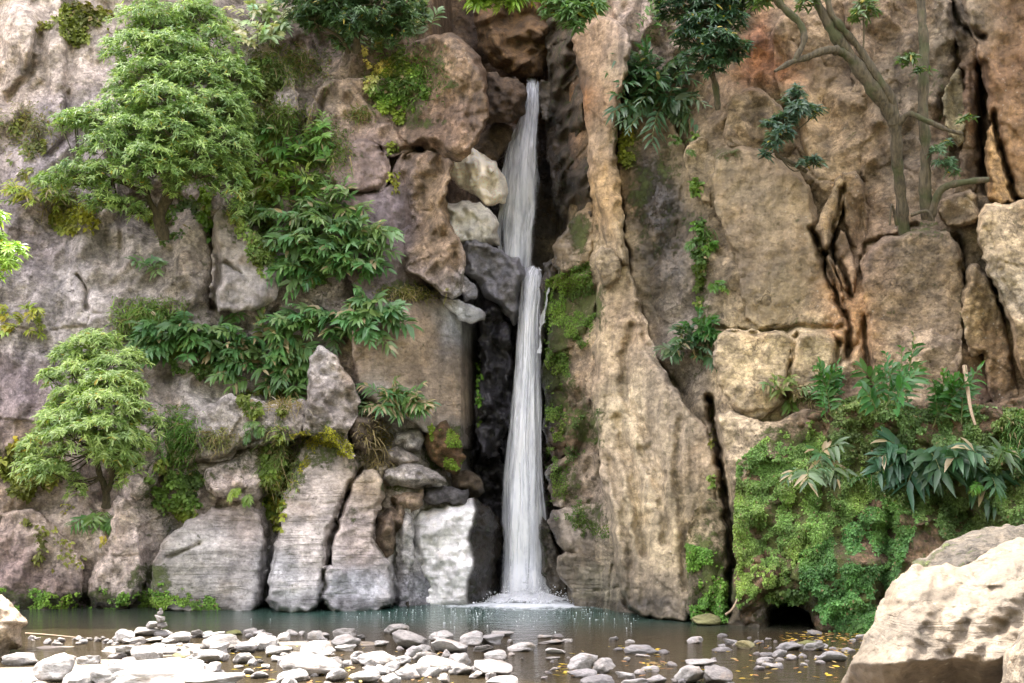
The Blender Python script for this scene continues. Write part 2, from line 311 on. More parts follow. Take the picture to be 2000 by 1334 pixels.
# ------------------------------------------------------------------ what the stone looks like where (x, y, r, g, b as sRGB of the stone, shade of the right wall added below)
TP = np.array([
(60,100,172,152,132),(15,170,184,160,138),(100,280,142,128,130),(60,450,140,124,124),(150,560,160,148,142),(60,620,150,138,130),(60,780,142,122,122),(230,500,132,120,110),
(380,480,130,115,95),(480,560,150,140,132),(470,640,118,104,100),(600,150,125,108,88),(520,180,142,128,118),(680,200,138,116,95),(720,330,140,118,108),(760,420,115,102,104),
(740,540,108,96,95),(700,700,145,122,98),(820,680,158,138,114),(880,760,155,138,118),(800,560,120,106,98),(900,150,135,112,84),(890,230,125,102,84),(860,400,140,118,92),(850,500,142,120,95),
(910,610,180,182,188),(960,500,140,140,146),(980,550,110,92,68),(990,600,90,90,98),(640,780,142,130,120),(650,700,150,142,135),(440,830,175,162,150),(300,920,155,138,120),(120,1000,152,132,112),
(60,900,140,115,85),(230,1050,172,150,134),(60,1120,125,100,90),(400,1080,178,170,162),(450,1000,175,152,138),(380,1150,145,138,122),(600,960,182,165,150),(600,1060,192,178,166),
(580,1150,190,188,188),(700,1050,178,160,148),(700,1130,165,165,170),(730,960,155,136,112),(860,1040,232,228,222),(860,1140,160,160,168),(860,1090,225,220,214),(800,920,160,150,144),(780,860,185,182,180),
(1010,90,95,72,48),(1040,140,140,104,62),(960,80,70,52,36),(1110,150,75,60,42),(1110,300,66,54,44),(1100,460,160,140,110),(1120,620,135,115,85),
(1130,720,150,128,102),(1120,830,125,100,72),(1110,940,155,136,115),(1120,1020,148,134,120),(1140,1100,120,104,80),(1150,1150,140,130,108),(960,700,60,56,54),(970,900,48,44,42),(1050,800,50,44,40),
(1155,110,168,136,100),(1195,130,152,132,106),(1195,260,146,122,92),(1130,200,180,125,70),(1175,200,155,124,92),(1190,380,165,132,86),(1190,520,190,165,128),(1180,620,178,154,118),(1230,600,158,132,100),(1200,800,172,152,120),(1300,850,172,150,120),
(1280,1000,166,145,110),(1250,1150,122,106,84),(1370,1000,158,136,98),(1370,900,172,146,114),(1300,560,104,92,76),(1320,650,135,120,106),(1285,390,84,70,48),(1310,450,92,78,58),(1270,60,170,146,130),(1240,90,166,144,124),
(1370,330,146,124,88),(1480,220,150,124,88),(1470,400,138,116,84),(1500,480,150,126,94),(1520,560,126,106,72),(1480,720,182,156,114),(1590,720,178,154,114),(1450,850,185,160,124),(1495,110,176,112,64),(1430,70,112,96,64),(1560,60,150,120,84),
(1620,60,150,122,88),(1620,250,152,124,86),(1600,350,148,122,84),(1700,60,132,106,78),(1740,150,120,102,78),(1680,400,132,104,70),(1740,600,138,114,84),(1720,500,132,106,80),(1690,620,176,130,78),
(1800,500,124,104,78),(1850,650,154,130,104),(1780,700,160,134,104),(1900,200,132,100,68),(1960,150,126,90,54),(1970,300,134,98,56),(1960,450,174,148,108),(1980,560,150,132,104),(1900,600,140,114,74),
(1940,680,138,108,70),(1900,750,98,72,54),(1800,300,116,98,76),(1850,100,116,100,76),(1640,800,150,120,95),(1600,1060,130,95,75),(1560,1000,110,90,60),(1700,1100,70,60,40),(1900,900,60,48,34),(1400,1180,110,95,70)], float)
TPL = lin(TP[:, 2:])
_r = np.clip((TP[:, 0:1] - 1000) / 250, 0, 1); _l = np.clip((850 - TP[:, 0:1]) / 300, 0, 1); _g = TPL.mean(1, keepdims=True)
TPL = (TPL * (1 - .17 * _r) + _g * .17 * _r) * (1 - _r * np.array([.03, -.01, 0])); TPL = TPL * (1 - .10 * _r * np.clip((800 - TP[:, 1:2]) / 500, 0, 1)) * (1 + .20 * _l); TPL = TPL * (1 - .34 * _l) + TPL.mean(1, keepdims=True) * .34 * _l  # right wall tints lowered to carry its deeper shade
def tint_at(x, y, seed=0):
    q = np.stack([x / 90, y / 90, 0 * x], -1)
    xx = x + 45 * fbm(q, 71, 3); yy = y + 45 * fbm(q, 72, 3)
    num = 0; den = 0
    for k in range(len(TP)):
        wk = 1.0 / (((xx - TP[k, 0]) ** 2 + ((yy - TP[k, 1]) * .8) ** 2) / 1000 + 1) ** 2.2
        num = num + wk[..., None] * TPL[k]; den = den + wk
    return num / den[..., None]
# moss (x, y, rx, ry, amount), wet, bedding
MOSS = [(620,870,50,40,.9),(700,905,40,20,.5),(560,930,40,60,.8),(1120,600,55,70,1.0),(1080,690,28,110,1.1),(1090,800,40,60,.9),(1140,830,40,40,.9),(1095,950,45,35,.8),(1150,1010,35,40,.7),(1060,1080,14,60,.7),
 (1230,280,30,60,.8),(1260,360,40,60,.7),(1290,450,70,60,.45),(870,880,35,50,1.0),(960,530,60,22,.6),(780,210,60,50,.7),(850,120,30,25,.5),(1390,1120,45,80,1.0),(1380,1190,40,30,.9),(1560,1000,140,140,1.0),
 (1650,900,160,80,1.0),(1640,1160,150,70,1.0),(1850,900,200,90,1.1),(1900,1000,100,60,1.1),(60,1170,70,22,1.0),(180,1168,60,20,.9),(290,1140,40,40,.8),(520,860,40,70,.7),(480,900,40,30,.5),(340,930,70,80,.7),
 (60,900,90,50,.6),(660,80,90,60,.3),(600,480,60,120,.5),(460,420,30,60,.5),(1300,330,40,50,.6),(1370,560,20,120,.7),(800,570,60,20,.8),(700,300,40,14,.3),(860,125,30,10,.7),(875,165,24,8,.8),(800,215,40,16,.8),(830,240,40,12,.6),(1130,450,18,40,1.0),(1050,120,60,80,.25),(1100,200,30,90,.4),
 (1700,1230,80,20,1.0),(1560,640,60,20,.3),(1830,200,30,60,.3),(1810,450,60,20,.5),(1420,300,30,15,.6),(690,1000,10,30,.3),(1010,20,60,20,.6),(300,620,90,40,.6),(1450,1000,30,100,.7),(780,950,30,10,.8),(430,850,60,20,.35)]
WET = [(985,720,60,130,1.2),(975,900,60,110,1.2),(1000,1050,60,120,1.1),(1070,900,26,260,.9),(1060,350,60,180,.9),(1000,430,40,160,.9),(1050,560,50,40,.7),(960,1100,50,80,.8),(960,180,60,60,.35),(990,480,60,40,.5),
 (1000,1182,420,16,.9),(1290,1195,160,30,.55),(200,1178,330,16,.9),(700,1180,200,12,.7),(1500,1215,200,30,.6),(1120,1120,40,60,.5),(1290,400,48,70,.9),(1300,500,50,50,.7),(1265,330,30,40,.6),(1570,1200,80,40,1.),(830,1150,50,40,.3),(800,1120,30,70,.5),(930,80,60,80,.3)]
STRATA = [(430,1060,150,120,.8),(620,1080,120,110,1.0),(720,1080,80,110,1.0),(860,1080,90,100,.7),(830,700,110,150,.35),(1150,1130,70,60,.8),(1600,700,200,70,.35)]
def blob(x, y, L):
    q = np.stack([x / 40, y / 40, 0 * x], -1); n = fbm(q, 5, 3) * .6; r = np.zeros_like(x)
    for cx, cy, rx, ry, a in L: r = np.maximum(r, a * sm(1.5, .55, np.hypot((x - cx) / rx, (y - cy) / ry) + n))
    return r
def masks(x, y, moss=0, wet=0, strata=0):
    return np.stack([np.clip(np.maximum(blob(x, y, MOSS), moss), 0, 1), np.clip(np.maximum(blob(x, y, WET), wet), 0, 1), np.clip(np.maximum(blob(x, y, STRATA), strata), 0, 1)], -1)
# cracks: points, width px, depth m
CR = [([(1935,1085),(1860,1170),(1805,1250),(1775,1340)],16,.08),([(1995,1115),(1910,1190),(1850,1290)],13,.07),([(1805,1110),(1745,1200),(1700,1290)],13,.06),([(2010,1180),(1940,1240),(1890,1340)],10,.05),([(1795,965),(1850,975),(1885,1005)],38,1.2),([(1740,1010),(1735,1100),(1722,1180)],16,.7),([(1385,780),(1400,850),(1416,950),(1424,1030),(1428,1110),(1420,1200)],7,1.6),([(1555,655),(1545,700),(1535,775)],4,.35),([(1640,670),(1625,730),(1615,775)],6,.5),([(1585,450),(1610,500),(1640,590),(1658,640),(1660,670),(1655,700)],6,.9),
 ([(1645,370),(1635,420),(1625,470),(1640,520),(1665,580)],5,.7),([(1920,130),(1915,220),(1920,300),(1925,370)],8,1.2),([(1940,220),(1950,280),(1975,360),(1985,390)],6,.9),([(700,915),(665,980),(645,1070),(630,1150),(625,1190)],4,.5),
 ([(520,960),(530,1040),(520,1110),(512,1190)],9,.9),([(385,905),(450,890),(510,850)],6,.6),([(330,1090),(370,1075),(390,1060)],4,.3),([(415,520),(440,515),(470,530)],4,.3),([(425,560),(412,600)],5,.5),([(410,450),(425,520),(418,600)],7,.7),
 ([(150,540),(165,560),(168,600)],4,.35),([(545,600),(530,610),(560,620)],4,.4),([(740,290),(780,295),(815,285)],4,.3),([(745,300),(760,340),(745,370),(700,375),(660,372)],4,.22),([(640,180),(620,230),(600,290)],5,.35),([(830,285),(815,300),(800,310)],6,.5),
 ([(1165,1150),(1240,1150)],3,.2),([(1195,1100),(1190,1150),(1185,1190)],3,.2),([(1400,640),(1480,650),(1560,640),(1640,640)],5,.3),([(1690,620),(1700,760)],6,.6),([(1870,460),(1885,550)],5,.5),([(1790,440),(1690,480),(1680,540)],4,.35),
 ([(1860,10),(1870,45),(1920,70)],6,.6),([(1205,820),(1230,900),(1245,980),(1255,1080)],11,.4),([(1190,900),(1215,980),(1230,1100),(1225,1180)],9,.3),([(1235,640),(1215,700),(1225,780),(1270,860),(1290,940)],10,.3),([(1330,820),(1320,920),(1335,1040),(1340,1150)],8,.25),([(1255,880),(1290,960),(1300,1060)],9,.3),([(1245,600),(1270,690),(1330,770)],6,.25),([(240,430),(235,520)],6,.2),([(770,980),(780,1060),(770,1180)],6,.5),([(75,60),(60,140),(15,190)],7,.4),([(130,180),(140,260),(100,300)],6,.3)]
GXo = np.arange(-1100, -15, 26.0); GXi = np.arange(-12, 2013, 3.0); GXr = np.arange(2013 + 23, 3000, 26.0)
GX = np.concatenate([GXo, GXi, GXr]); GY = np.concatenate([np.arange(-3600, -15, 40.0), np.arange(-12, 1300, 3.0)])
XX, YY = np.meshgrid(GX, GY)
BX = [-1100,0,500,800,900,945,1085,1112,1200,1340,1430,1700,2000,3000]
BL = [27.5,30.2,30.5,31.0,32.2,36.6,36.6,31.6,29.0,26.9,25.4,24.2,23.4,22.0]
def base(x, y):
    lean = np.interp(x, [-1000, 900, 1200, 1500, 3000], [.0019, .0019, .0022, .0030, .0030])
    x = x + 62 * sm(515, 470, y) * sm(760, 868, x) * sm(1030, 985, x)
    return np.interp(x, BX, BL) - 4.2 * sm(-350, -800, y) * sm(900, 960, x) * sm(1125, 1080, x) + lean * np.clip(1190 - y, -200, 1300)  # gorge closed high out of view, to keep the sun from coming through
ZB = np.full(XX.shape, 99.0)                    # nearest rock seen at each grid point
NB = {}
def relief(x, y, D, seed, big=.3, fac=.16, fine=.05, cell=(1.3, 1.9), strata=0, sharp=1.0):
    X = (x - 1000) / F * D; Z = CAMH + (HZ - y) / F * D; sx, sz = cell
    w1 = fbm(p3(X / 1.4, Z / 1.4), seed + 3, 3); w2 = fbm(p3(X / 1.4, Z / 1.4, 5), seed + 4, 3); wx = X + .12 * w1; wz = Z + .12 * w2
    f1, g1 = facet(wx + .25 * wz, wz, sx, sz, seed, .8)
    def T(sc, k, w_=.18):
        a = seed * .7 + k * 1.1; ca, sa = math.cos(a), math.sin(a); u = (X + w_ * sc * w1) / (sc * sx / 1.2); v = (Z + w_ * sc * w2) / (sc * sz / 1.2)
        return tri(u * ca - v * sa, u * sa + v * ca, seed + 7 * k)
    d = big * (.22 * fbm(p3(X / 2.6, Z / 3.4), seed, 3) + 1.25 * T(1.5, 1, .15))
    d = d + fac * (.75 * f1 + 1.5 * T(.62, 2) + .8 * T(.27, 3, .12)) + .032 * T(.12, 4, .1)
    gm = sm(.12, .4, fbm(p3(X / 1.8, Z / 1.8, 9), seed + 61, 2)); d = d + sharp * fac * .55 * sm(.05, 0, g1) * gm
    n = fbm(p3(X / .5, Z / .7), seed + 20, 5, .62); d = d + .55 * fine * (np.abs(n) * 2 - .5) + fine * .7 * fbm(p3(X / .13, Z / .16), seed + 30, 3)
    d = d - .10 * np.abs(fbm(p3(X / .9, Z / 4.0), seed + 40, 3))
    if strata:
        a = math.radians(-7); u = X * math.cos(a) - Z * math.sin(a); v = X * math.sin(a) + Z * math.cos(a)
        v = v + .25 * np.sin(u * .7 + seed) + .1 * fbm(p3(u / .9, v), seed + 50, 3)
        d = d + strata * (fbm(p3(u / 3.0, v / .22), seed + 51, 4, .6)) * .13
    return d
CPX = {}
def cracks(x, y):
    q = np.stack([x / 22, y / 22, 0 * x], -1); xx = x + 7 * fbm(q, 61, 3); yy = y + 7 * fbm(q, 62, 3); r = np.zeros_like(x)
    x0, x1, y0, y1 = x.min(), x.max(), y.min(), y.max()
    for pts, wd, dp in CR:
        px = [p[0] for p in pts]; py = [p[1] for p in pts]
        if max(px) < x0 - 40 or min(px) > x1 + 40 or max(py) < y0 - 40 or min(py) > y1 + 40: continue
        r = np.maximum(r, dp * np.exp(-(seg_d(xx, yy, pts) / wd) ** 2))
    return r
def quads_of(use):
    n = np.full(use.shape, -1, np.int64); n[use] = np.arange(use.sum())
    c = use[:-1, :-1] & use[1:, :-1] & use[:-1, 1:] & use[1:, 1:]
    a = n[:-1, :-1][c]; b = n[:-1, 1:][c]; d = n[1:, 1:][c]; e = n[1:, :-1][c]
    return np.stack([a, e, d, b], -1)
def slab(name, poly, d=None, off=None, gx=0, gy=0, r=14, drop=.5, seed=1, big=.22, fac=.14, fine=.045, cell=(1.2, 1.7), strata=0, moss=0, wet=0, tintk=1.0, tcol=None,
         parent=None, skirt=1.6, closed=False, front=0, wob=9, sharp=1.0, nomask=False, mat=None, flank=None, under=None, origin=None, rnd=1, **tg):
    if closed: rnd = 0
    else: r = r * .6; drop = drop * .8
    poly = smooth_poly(poly, rnd) if rnd else list(poly); pa = np.array(poly); cx, cy = pa.mean(0)
    x0, y0 = pa.min(0) - 15; x1, y1 = pa.max(0) + 15
    st = 3.0
    gx_ = np.arange(math.floor(x0 / 3) * 3, x1, st); gy_ = np.arange(math.floor(y0 / 3) * 3, y1, st); x, y = np.meshgrid(gx_, gy_)
    q = np.stack([x / 38, y / 38, 0 * x + seed], -1)
    xw = x + wob * (.7 * fbm(q, 31, 3) + .45 * tri(x / 16, y / 16, seed)); yw = y + wob * (.7 * fbm(q, 32, 3) + .45 * tri(x / 16, y / 16, seed + 5))
    s = sdist(xw, yw, poly)
    use = s > -st * .95
    Gy, Gx = np.gradient(s, st); gl = np.hypot(Gx, Gy) + 1e-6
    k = np.where(s < 0, -s, 0); x = x + k * Gx / gl; y = y + k * Gy / gl
    s = np.maximum(s, 0)
    D0 = (base(np.full_like(x, cx), np.full_like(y, cy)) - (off or 0)) if d is None else np.full_like(x, d)
    if d is None: D0 = base(x, y) - off
    D = D0 + gx * (x - cx) / 100 + gy * (y - cy) / 100
    t = np.clip(s / r, 0, 1); prof = np.sqrt(1 - (1 - t) ** 2)
    q2 = np.stack([x / 70, y / 70, 0 * x + seed * 3], -1); ev = np.clip(.62 + 1.1 * fbm(q2, 33, 3), .12, 1.25)       # some edges round, some sharp, some nearly flush
    ev2 = np.clip(.55 + 1.2 * fbm(q2 + 9, 34, 2), .25, 1.2) if not closed else 1.0
    t = np.clip(s / (r * ev2), 0, 1); prof = np.sqrt(1 - (1 - t) ** 2) * .2 + .8 * t
    if closed: ev = 1.0; prof = np.sqrt(1 - (1 - t) ** 2) * .5 + .5 * t
    body = (1 - prof) * ev
    rel = relief(x, y, D, seed * 13 + 100, big, fac, fine, cell, strata, sharp)
    Df = D + drop * body + rel * (.35 + .65 * t) + cracks(x, y)
    if under: Df = Df + np.clip(y - under[0] - under[1] * (x - cx) - 14 * fbm(np.stack([x / 60, 0 * x, 0 * x], -1), 2, 3), 0, None) / 100 * under[2]
    if flank:                                   # a face that turns away past a broken edge, shade painted into its damp stone
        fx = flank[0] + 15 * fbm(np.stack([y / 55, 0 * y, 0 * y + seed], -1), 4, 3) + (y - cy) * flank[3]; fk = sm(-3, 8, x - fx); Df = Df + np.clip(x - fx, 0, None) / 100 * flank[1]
    if front: rr = max(s.max(), 1); Df = Df - front * np.sqrt(1 - (1 - np.clip(s / rr, 0, 1)) ** 2)
    qd = quads_of(use); n = int(use.sum()); V = P(x[use], y[use], Df[use])
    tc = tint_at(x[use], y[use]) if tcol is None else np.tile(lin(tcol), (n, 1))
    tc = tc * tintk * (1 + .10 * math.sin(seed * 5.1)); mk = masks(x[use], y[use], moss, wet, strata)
    if nomask: mk = np.tile([moss, wet, strata], (n, 1)).astype(float)
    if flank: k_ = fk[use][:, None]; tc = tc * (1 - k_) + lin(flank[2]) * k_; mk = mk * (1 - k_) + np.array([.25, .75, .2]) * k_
    # rim and back
    e = np.concatenate([qd[:, [0, 1]], qd[:, [1, 2]], qd[:, [2, 3]], qd[:, [3, 0]]]); key = e[:, 0] * n + e[:, 1]; rk = e[:, 1] * n + e[:, 0]
    bd = e[~np.isin(key, rk)]; bv = np.unique(bd); mp = np.full(n, -1); 
    Q = [qd]
    if closed:
        mp = np.arange(n) + n; Vb = P(x[use], y[use], (np.where(Df > D + drop, Df, D + drop) + .05 + closed * prof)[use]); V = np.concatenate([V, Vb]); tc = np.concatenate([tc, tc]); mk = np.concatenate([mk, mk])
        Q.append(np.stack([mp[bd[:, 0]], mp[bd[:, 1]], bd[:, 1], bd[:, 0]], -1)); Q.append(qd[:, ::-1] + n)
    else:
        mp[bv] = n + np.arange(len(bv)); Vb = V[bv] - [0, 0, CAMH]; Vb = Vb * (1 + skirt / Vb[:, 1:2]) + [0, 0, CAMH]; V = np.concatenate([V, Vb]); tc = np.concatenate([tc, tc[bv]]); mk = np.concatenate([mk, mk[bv]])
        Q.append(np.stack([mp[bd[:, 0]], mp[bd[:, 1]], bd[:, 1], bd[:, 0]], -1))
    o = mesh(name, V, np.concatenate(Q), None, mat or M_ROCK, parent, {'tint': tc, 'mask': mk}, origin=origin)
    tag(o, **tg)
    # depth buffer
    ix = np.rint((x[use] + 12) / 3).astype(int) + len(GXo); iy = np.rint((y[use] + 12) / 3).astype(int) + len(GY) - len(np.arange(-12, 1300, 3.0))
    ok = (ix >= 0) & (ix < len(GX)) & (iy >= 0) & (iy < len(GY)) & (x[use] > -13) & (x[use] < 2013) & (y[use] > -13)
    np.minimum.at(ZB, (iy[ok], ix[ok]), Df[use][ok])
    return o
def zat(x, y, win=0):
    x = np.asarray(x, float); y = np.asarray(y, float)
    ix = np.clip(np.rint((x + 12) / 3).astype(int), 0, len(GXi) - 1) + len(GXo); iy = np.clip(np.rint((y + 12) / 3).astype(int) + len(GY) - len(np.arange(-12, 1300, 3.0)), 0, len(GY) - 1)
    return ZB[iy, ix]
# ------------------------------------------------------------------ the two cliff walls (one sheet each side of the gorge) and their ribs
def sheet(name, mask_cols, seed, parent):
    x = XX[:, mask_cols]; y = YY[:, mask_cols]; D = base(x, y)
    inner = (x > -30) & (x < 2030)
    rel = relief(x, y, D, seed, .34, .2, .05, (1.9, 2.6)) + cracks(x, y)
    D = D + rel
    # hollows and ledges on the left wall and the cave at the right foot
    for cx, cy, rx, ry, dd in HOL: 
        D = D + dd * sm(1.25, .55, np.hypot((x - cx) / rx, (y - cy) / ry) + .25 * fbm(np.stack([x / 30, y / 30, 0 * x], -1), 90, 3))
    X = (x - 1000) / F * D; Z = CAMH + (HZ - y) / F * D
    top = np.interp(x, [-1100, 20, 150, 235, 3000], [22, 23, 32, 58, 58]) + .8 * fbm(p3(X / 3, X * 0), 44, 3)  # unseen cliff top, raised to throw shade on the centre and right stones
    ex = np.maximum(Z - top, 0); Z = np.minimum(Z, top) + .02 * np.sqrt(ex); D2 = D + ex * 1.6
    V = np.stack([X, D2, Z], -1).reshape(-1, 3)
    use = np.ones(x.shape, bool); qd = quads_of(use)
    xf = x.ravel(); yf = np.clip(y.ravel(), -200, 2000)
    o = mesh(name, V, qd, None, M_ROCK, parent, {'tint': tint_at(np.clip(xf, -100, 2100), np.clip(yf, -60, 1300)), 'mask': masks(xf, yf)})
    ZB[:, mask_cols] = np.minimum(ZB[:, mask_cols], D)
    return o
HOL = [(700,60,110,70,.9),(300,420,70,50,.8),(310,330,110,90,.6),(420,980,30,40,.3),(430,760,60,30,.5),(40,60,40,60,-.4),(540,720,60,80,.5),(560,940,30,110,.8),(330,860,60,60,-.3),(210,860,50,160,.5),(220,980,22,70,.5),(610,110,60,40,.5),(480,470,50,60,.2),(790,620,50,200,-.1),
 (120,1060,80,60,-.3),(240,1060,50,90,-.5),(60,1120,60,50,-.2),(720,840,60,40,.6),(380,500,40,90,-.5),(1548,1212,42,36,4.0),(1310,330,50,90,.7),(110,100,22,90,-.3)]
LC = empty('cliff', P(450, 1190, 30.5), kind='structure', label='grey brown left cliff wall overgrown with bushes beside the waterfall')
RC = empty('cliff', P(1600, 1230, 24.5), kind='structure', label='ochre and tan right cliff wall of tall split blocks')
sheet('rock_wall', GX <= 1011, 3, LC)
sheet('rock_wall', GX >= 1008, 8, RC)
# --- left wall
A = dict(parent=LC)
slab('rock_face', [(422,398),(470,430),(520,478),(548,540),(543,592),(480,606),(412,612),(412,500)], off=.75, gx=.1, r=12, drop=.4, seed=2, mat=M_SMOOTH, fac=.10, **A)
slab('rock_face', [(500,60),(560,120),(590,200),(560,260),(490,250),(470,160)], off=.5, r=14, drop=.4, seed=3, **A)
slab('rock_face', [(600,190),(650,150),(760,150),(830,210),(836,300),(750,310),(740,280),(640,290),(600,280)], off=.7, r=14, drop=.5, seed=4, fac=.2, **A)
slab('rock_face', [(640,292),(700,268),(750,285),(768,340),(745,378),(660,376),(640,340)], off=.95, r=10, drop=.35, seed=5, mat=M_SMOOTH, fac=.06, big=.1, **A)
slab('rock_face', [(636,376),(760,376),(775,300),(832,292),(835,380),(805,480),(830,560),(760,600),(700,580),(640,470)], off=.65, r=10, drop=.35, seed=6, mat=M_SMOOTH, fac=.08, **A)
slab('rock_face', [(700,560),(840,560),(880,590),(935,630),(938,700),(932,800),(934,880),(880,870),(760,800),(690,760),(690,640)], off=.85, gx=.25, r=12, drop=.5, seed=7, mat=M_SMOOTH, fac=.05, big=.12, fine=.03, strata=.35, cell=(2.2,2.2), **A)
slab('overhanging_rock', [(770,90),(845,72),(882,62),(922,86),(946,130),(958,182),(952,240),(928,292),(894,322),(862,310),(838,292),(800,290),(770,262),(775,180)], d=31.3, gx=-.95, gy=-.15, r=34, drop=1.3, seed=8, fac=.14, big=.35, **A)
slab('rock_column', [(775,300),(850,292),(888,312),(879,350),(874,400),(888,450),(905,482),(908,545),(897,584),(862,577),(820,545),(785,520),(770,440),(780,380)], d=31.2, gx=-.9, gy=-.1, r=26, drop=1.0, seed=9, fac=.16, big=.45, fine=.07, cell=(.8,1.1), **A)
slab('rock_ledge', [(850,580),(895,583),(930,598),(952,606),(942,632),(902,627),(868,606)], d=32.0, r=14, drop=.5, seed=10, mat=M_SMOOTH, fac=.03, big=.06, **A)
slab('rock_column', [(610,250),(640,150),(700,60),(740,0),(820,-20),(840,60),(830,150),(760,170),(690,200),(640,280)], off=.15, r=14, drop=.4, seed=11, **A)
# lower left
slab('rock_face', [(300,1100),(330,1040),(400,1000),(450,985),(500,985),(520,1040),(525,1110),(512,1195),(400,1198),(290,1196)], off=.9, gx=.1, gy=-.35, r=26, drop=.7, seed=12, mat=M_SMOOTH, tintk=.84, fac=.05, big=.18, strata=.6, cell=(2.4,2.2), **A)
slab('rock_face', [(556,980),(575,900),(600,850),(640,830),(690,870),(706,912),(668,985),(648,1070),(628,1195),(516,1198),(530,1090)], off=1.35, gx=.15, gy=-.4, r=30, drop=.9, seed=13, mat=M_SMOOTH, tintk=.84, fac=.06, big=.16, strata=.7, cell=(2.6,2.6), **A)
slab('rock_face', [(702,916),(742,918),(758,960),(735,1015),(724,1062),(758,1098),(768,1140),(766,1195),(628,1197),(645,1090),(668,990)], off=1.45, gx=.35, gy=-.35, r=24, drop=.8, seed=14, mat=M_SMOOTH, tintk=.84, fac=.07, big=.25, strata=.7, cell=(2.2,2.2), **A)
slab('rock_face', [(628,1110),(660,1100),(700,1150),(720,1196),(630,1197)], off=1.85, r=16, drop=.4, seed=15, mat=M_SMOOTH, tintk=.84, fac=.05, strata=1, **A)
slab('rock_spire', [(602,705),(626,672),(652,690),(680,730),(706,785),(702,812),(676,850),(700,905),(640,860),(590,852),(598,770)], off=1.7, r=22, drop=.8, seed=16, fac=.2, big=.2, cell=(.9,1.0), **A)
slab('rock_face', [(388,800),(440,768),(500,780),(560,790),(600,770),(600,850),(545,870),(480,872),(440,902),(398,905),(380,860)], off=1.0, r=18, drop=.6, seed=17, fac=.15, **A)
slab('rock_face', [(400,910),(470,885),(520,862),(560,880),(540,960),(500,985),(440,980),(395,960)], off=.35, r=14, drop=.5, seed=18, fac=.2, **A)
slab('rock_face', [(260,880),(310,820),(330,900),(300,960),(260,980),(250,930)], off=.5, r=20, drop=.5, seed=19, **A)
slab('rock_face', [(225,960),(262,980),(272,1060),(290,1120),(260,1196),(190,1196),(160,1150),(215,1060)], off=.7, gy=-.2, r=24, drop=.6, seed=20, fac=.15, **A)
slab('rock_face', [(-80,1010),(60,990),(130,1040),(170,1120),(150,1197),(-80,1197)], off=.6, gy=-.2, r=24, drop=.6, seed=21, fac=.2, **A)
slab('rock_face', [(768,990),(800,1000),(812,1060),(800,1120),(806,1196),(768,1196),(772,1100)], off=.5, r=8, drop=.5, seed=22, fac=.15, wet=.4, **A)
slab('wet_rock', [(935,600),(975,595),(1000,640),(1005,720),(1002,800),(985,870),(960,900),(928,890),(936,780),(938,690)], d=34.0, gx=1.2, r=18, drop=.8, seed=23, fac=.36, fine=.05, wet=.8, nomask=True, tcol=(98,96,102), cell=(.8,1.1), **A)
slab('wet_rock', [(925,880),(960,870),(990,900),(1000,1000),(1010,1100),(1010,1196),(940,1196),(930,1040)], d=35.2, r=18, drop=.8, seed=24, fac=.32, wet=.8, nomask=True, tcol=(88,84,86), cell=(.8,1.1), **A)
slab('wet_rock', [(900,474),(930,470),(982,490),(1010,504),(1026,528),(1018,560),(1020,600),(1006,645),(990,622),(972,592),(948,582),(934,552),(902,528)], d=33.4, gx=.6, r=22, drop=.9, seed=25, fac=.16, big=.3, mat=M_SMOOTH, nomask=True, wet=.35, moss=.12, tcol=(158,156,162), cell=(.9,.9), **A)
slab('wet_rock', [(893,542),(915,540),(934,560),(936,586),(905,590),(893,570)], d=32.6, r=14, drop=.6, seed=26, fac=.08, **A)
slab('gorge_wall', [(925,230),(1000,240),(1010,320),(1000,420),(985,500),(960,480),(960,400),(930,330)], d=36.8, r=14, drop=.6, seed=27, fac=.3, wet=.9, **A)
# --- right wall
B = dict(parent=RC)
slab('gorge_wall', [(1055,40),(1120,30),(1150,200),(1160,400),(1150,460),(1090,440),(1070,330),(1065,230),(1075,150)], d=33.6, gx=-2.6, r=14, drop=.7, seed=31, fac=.35, big=.5, moss=.3, tcol=(74,62,46), cell=(1.0,1.2), **B)
slab('gorge_wall', [(1052,150),(1085,160),(1085,225),(1068,240),(1055,210)], d=34.4, r=12, drop=.5, seed=32, fac=.15, tcol=(104,92,72), **B)
slab('rock_face', [(1160,384),(1170,430),(1165,500),(1150,522),(1088,545),(1078,520),(1082,468),(1112,430)], d=31.9, gx=-.8, r=16, drop=.7, seed=33, mat=M_SMOOTH, fac=.08, **B)
slab('wet_rock', [(1070,520),(1078,500),(1090,508),(1092,545),(1075,580),(1062,640),(1058,700),(1052,640),(1056,560)], d=33.4, r=12, drop=.5, seed=34, fac=.12, wet=.8, **B)
slab('rock_face', [(1082,540),(1150,515),(1170,560),(1164,700),(1168,780),(1130,880),(1075,905),(1060,860),(1062,720),(1070,620)], d=32.2, gx=-1.0, r=18, drop=.8, seed=35, fac=.25, moss=.1, **B)
slab('rock_face', [(1108,790),(1150,770),(1172,800),(1178,880),(1160,910),(1105,880)], d=31.2, r=16, drop=.5, seed=36, fac=.2, **B)
slab('rock_face', [(1064,925),(1085,900),(1120,890),(1175,880),(1190,960),(1180,1000),(1120,1000),(1075,990)], d=31.0, gx=-.5, r=18, drop=.7, seed=37, fac=.15, **B)
slab('rock_face', [(1066,1000),(1120,985),(1185,985),(1200,1060),(1204,1110),(1150,1105),(1105,1080),(1085,1060)], d=30.7, gx=-.6, r=24, drop=.9, seed=38, mat=M_SMOOTH, fac=.08, big=.15, **B)
slab('rock_face', [(1092,1070),(1150,1090),(1206,1095),(1222,1140),(1222,1197),(1120,1197),(1112,1150),(1085,1120)], d=30.3, gx=-.8, r=22, drop=.8, seed=39, mat=M_SMOOTH, fac=.08, big=.15, strata=.9, **B)
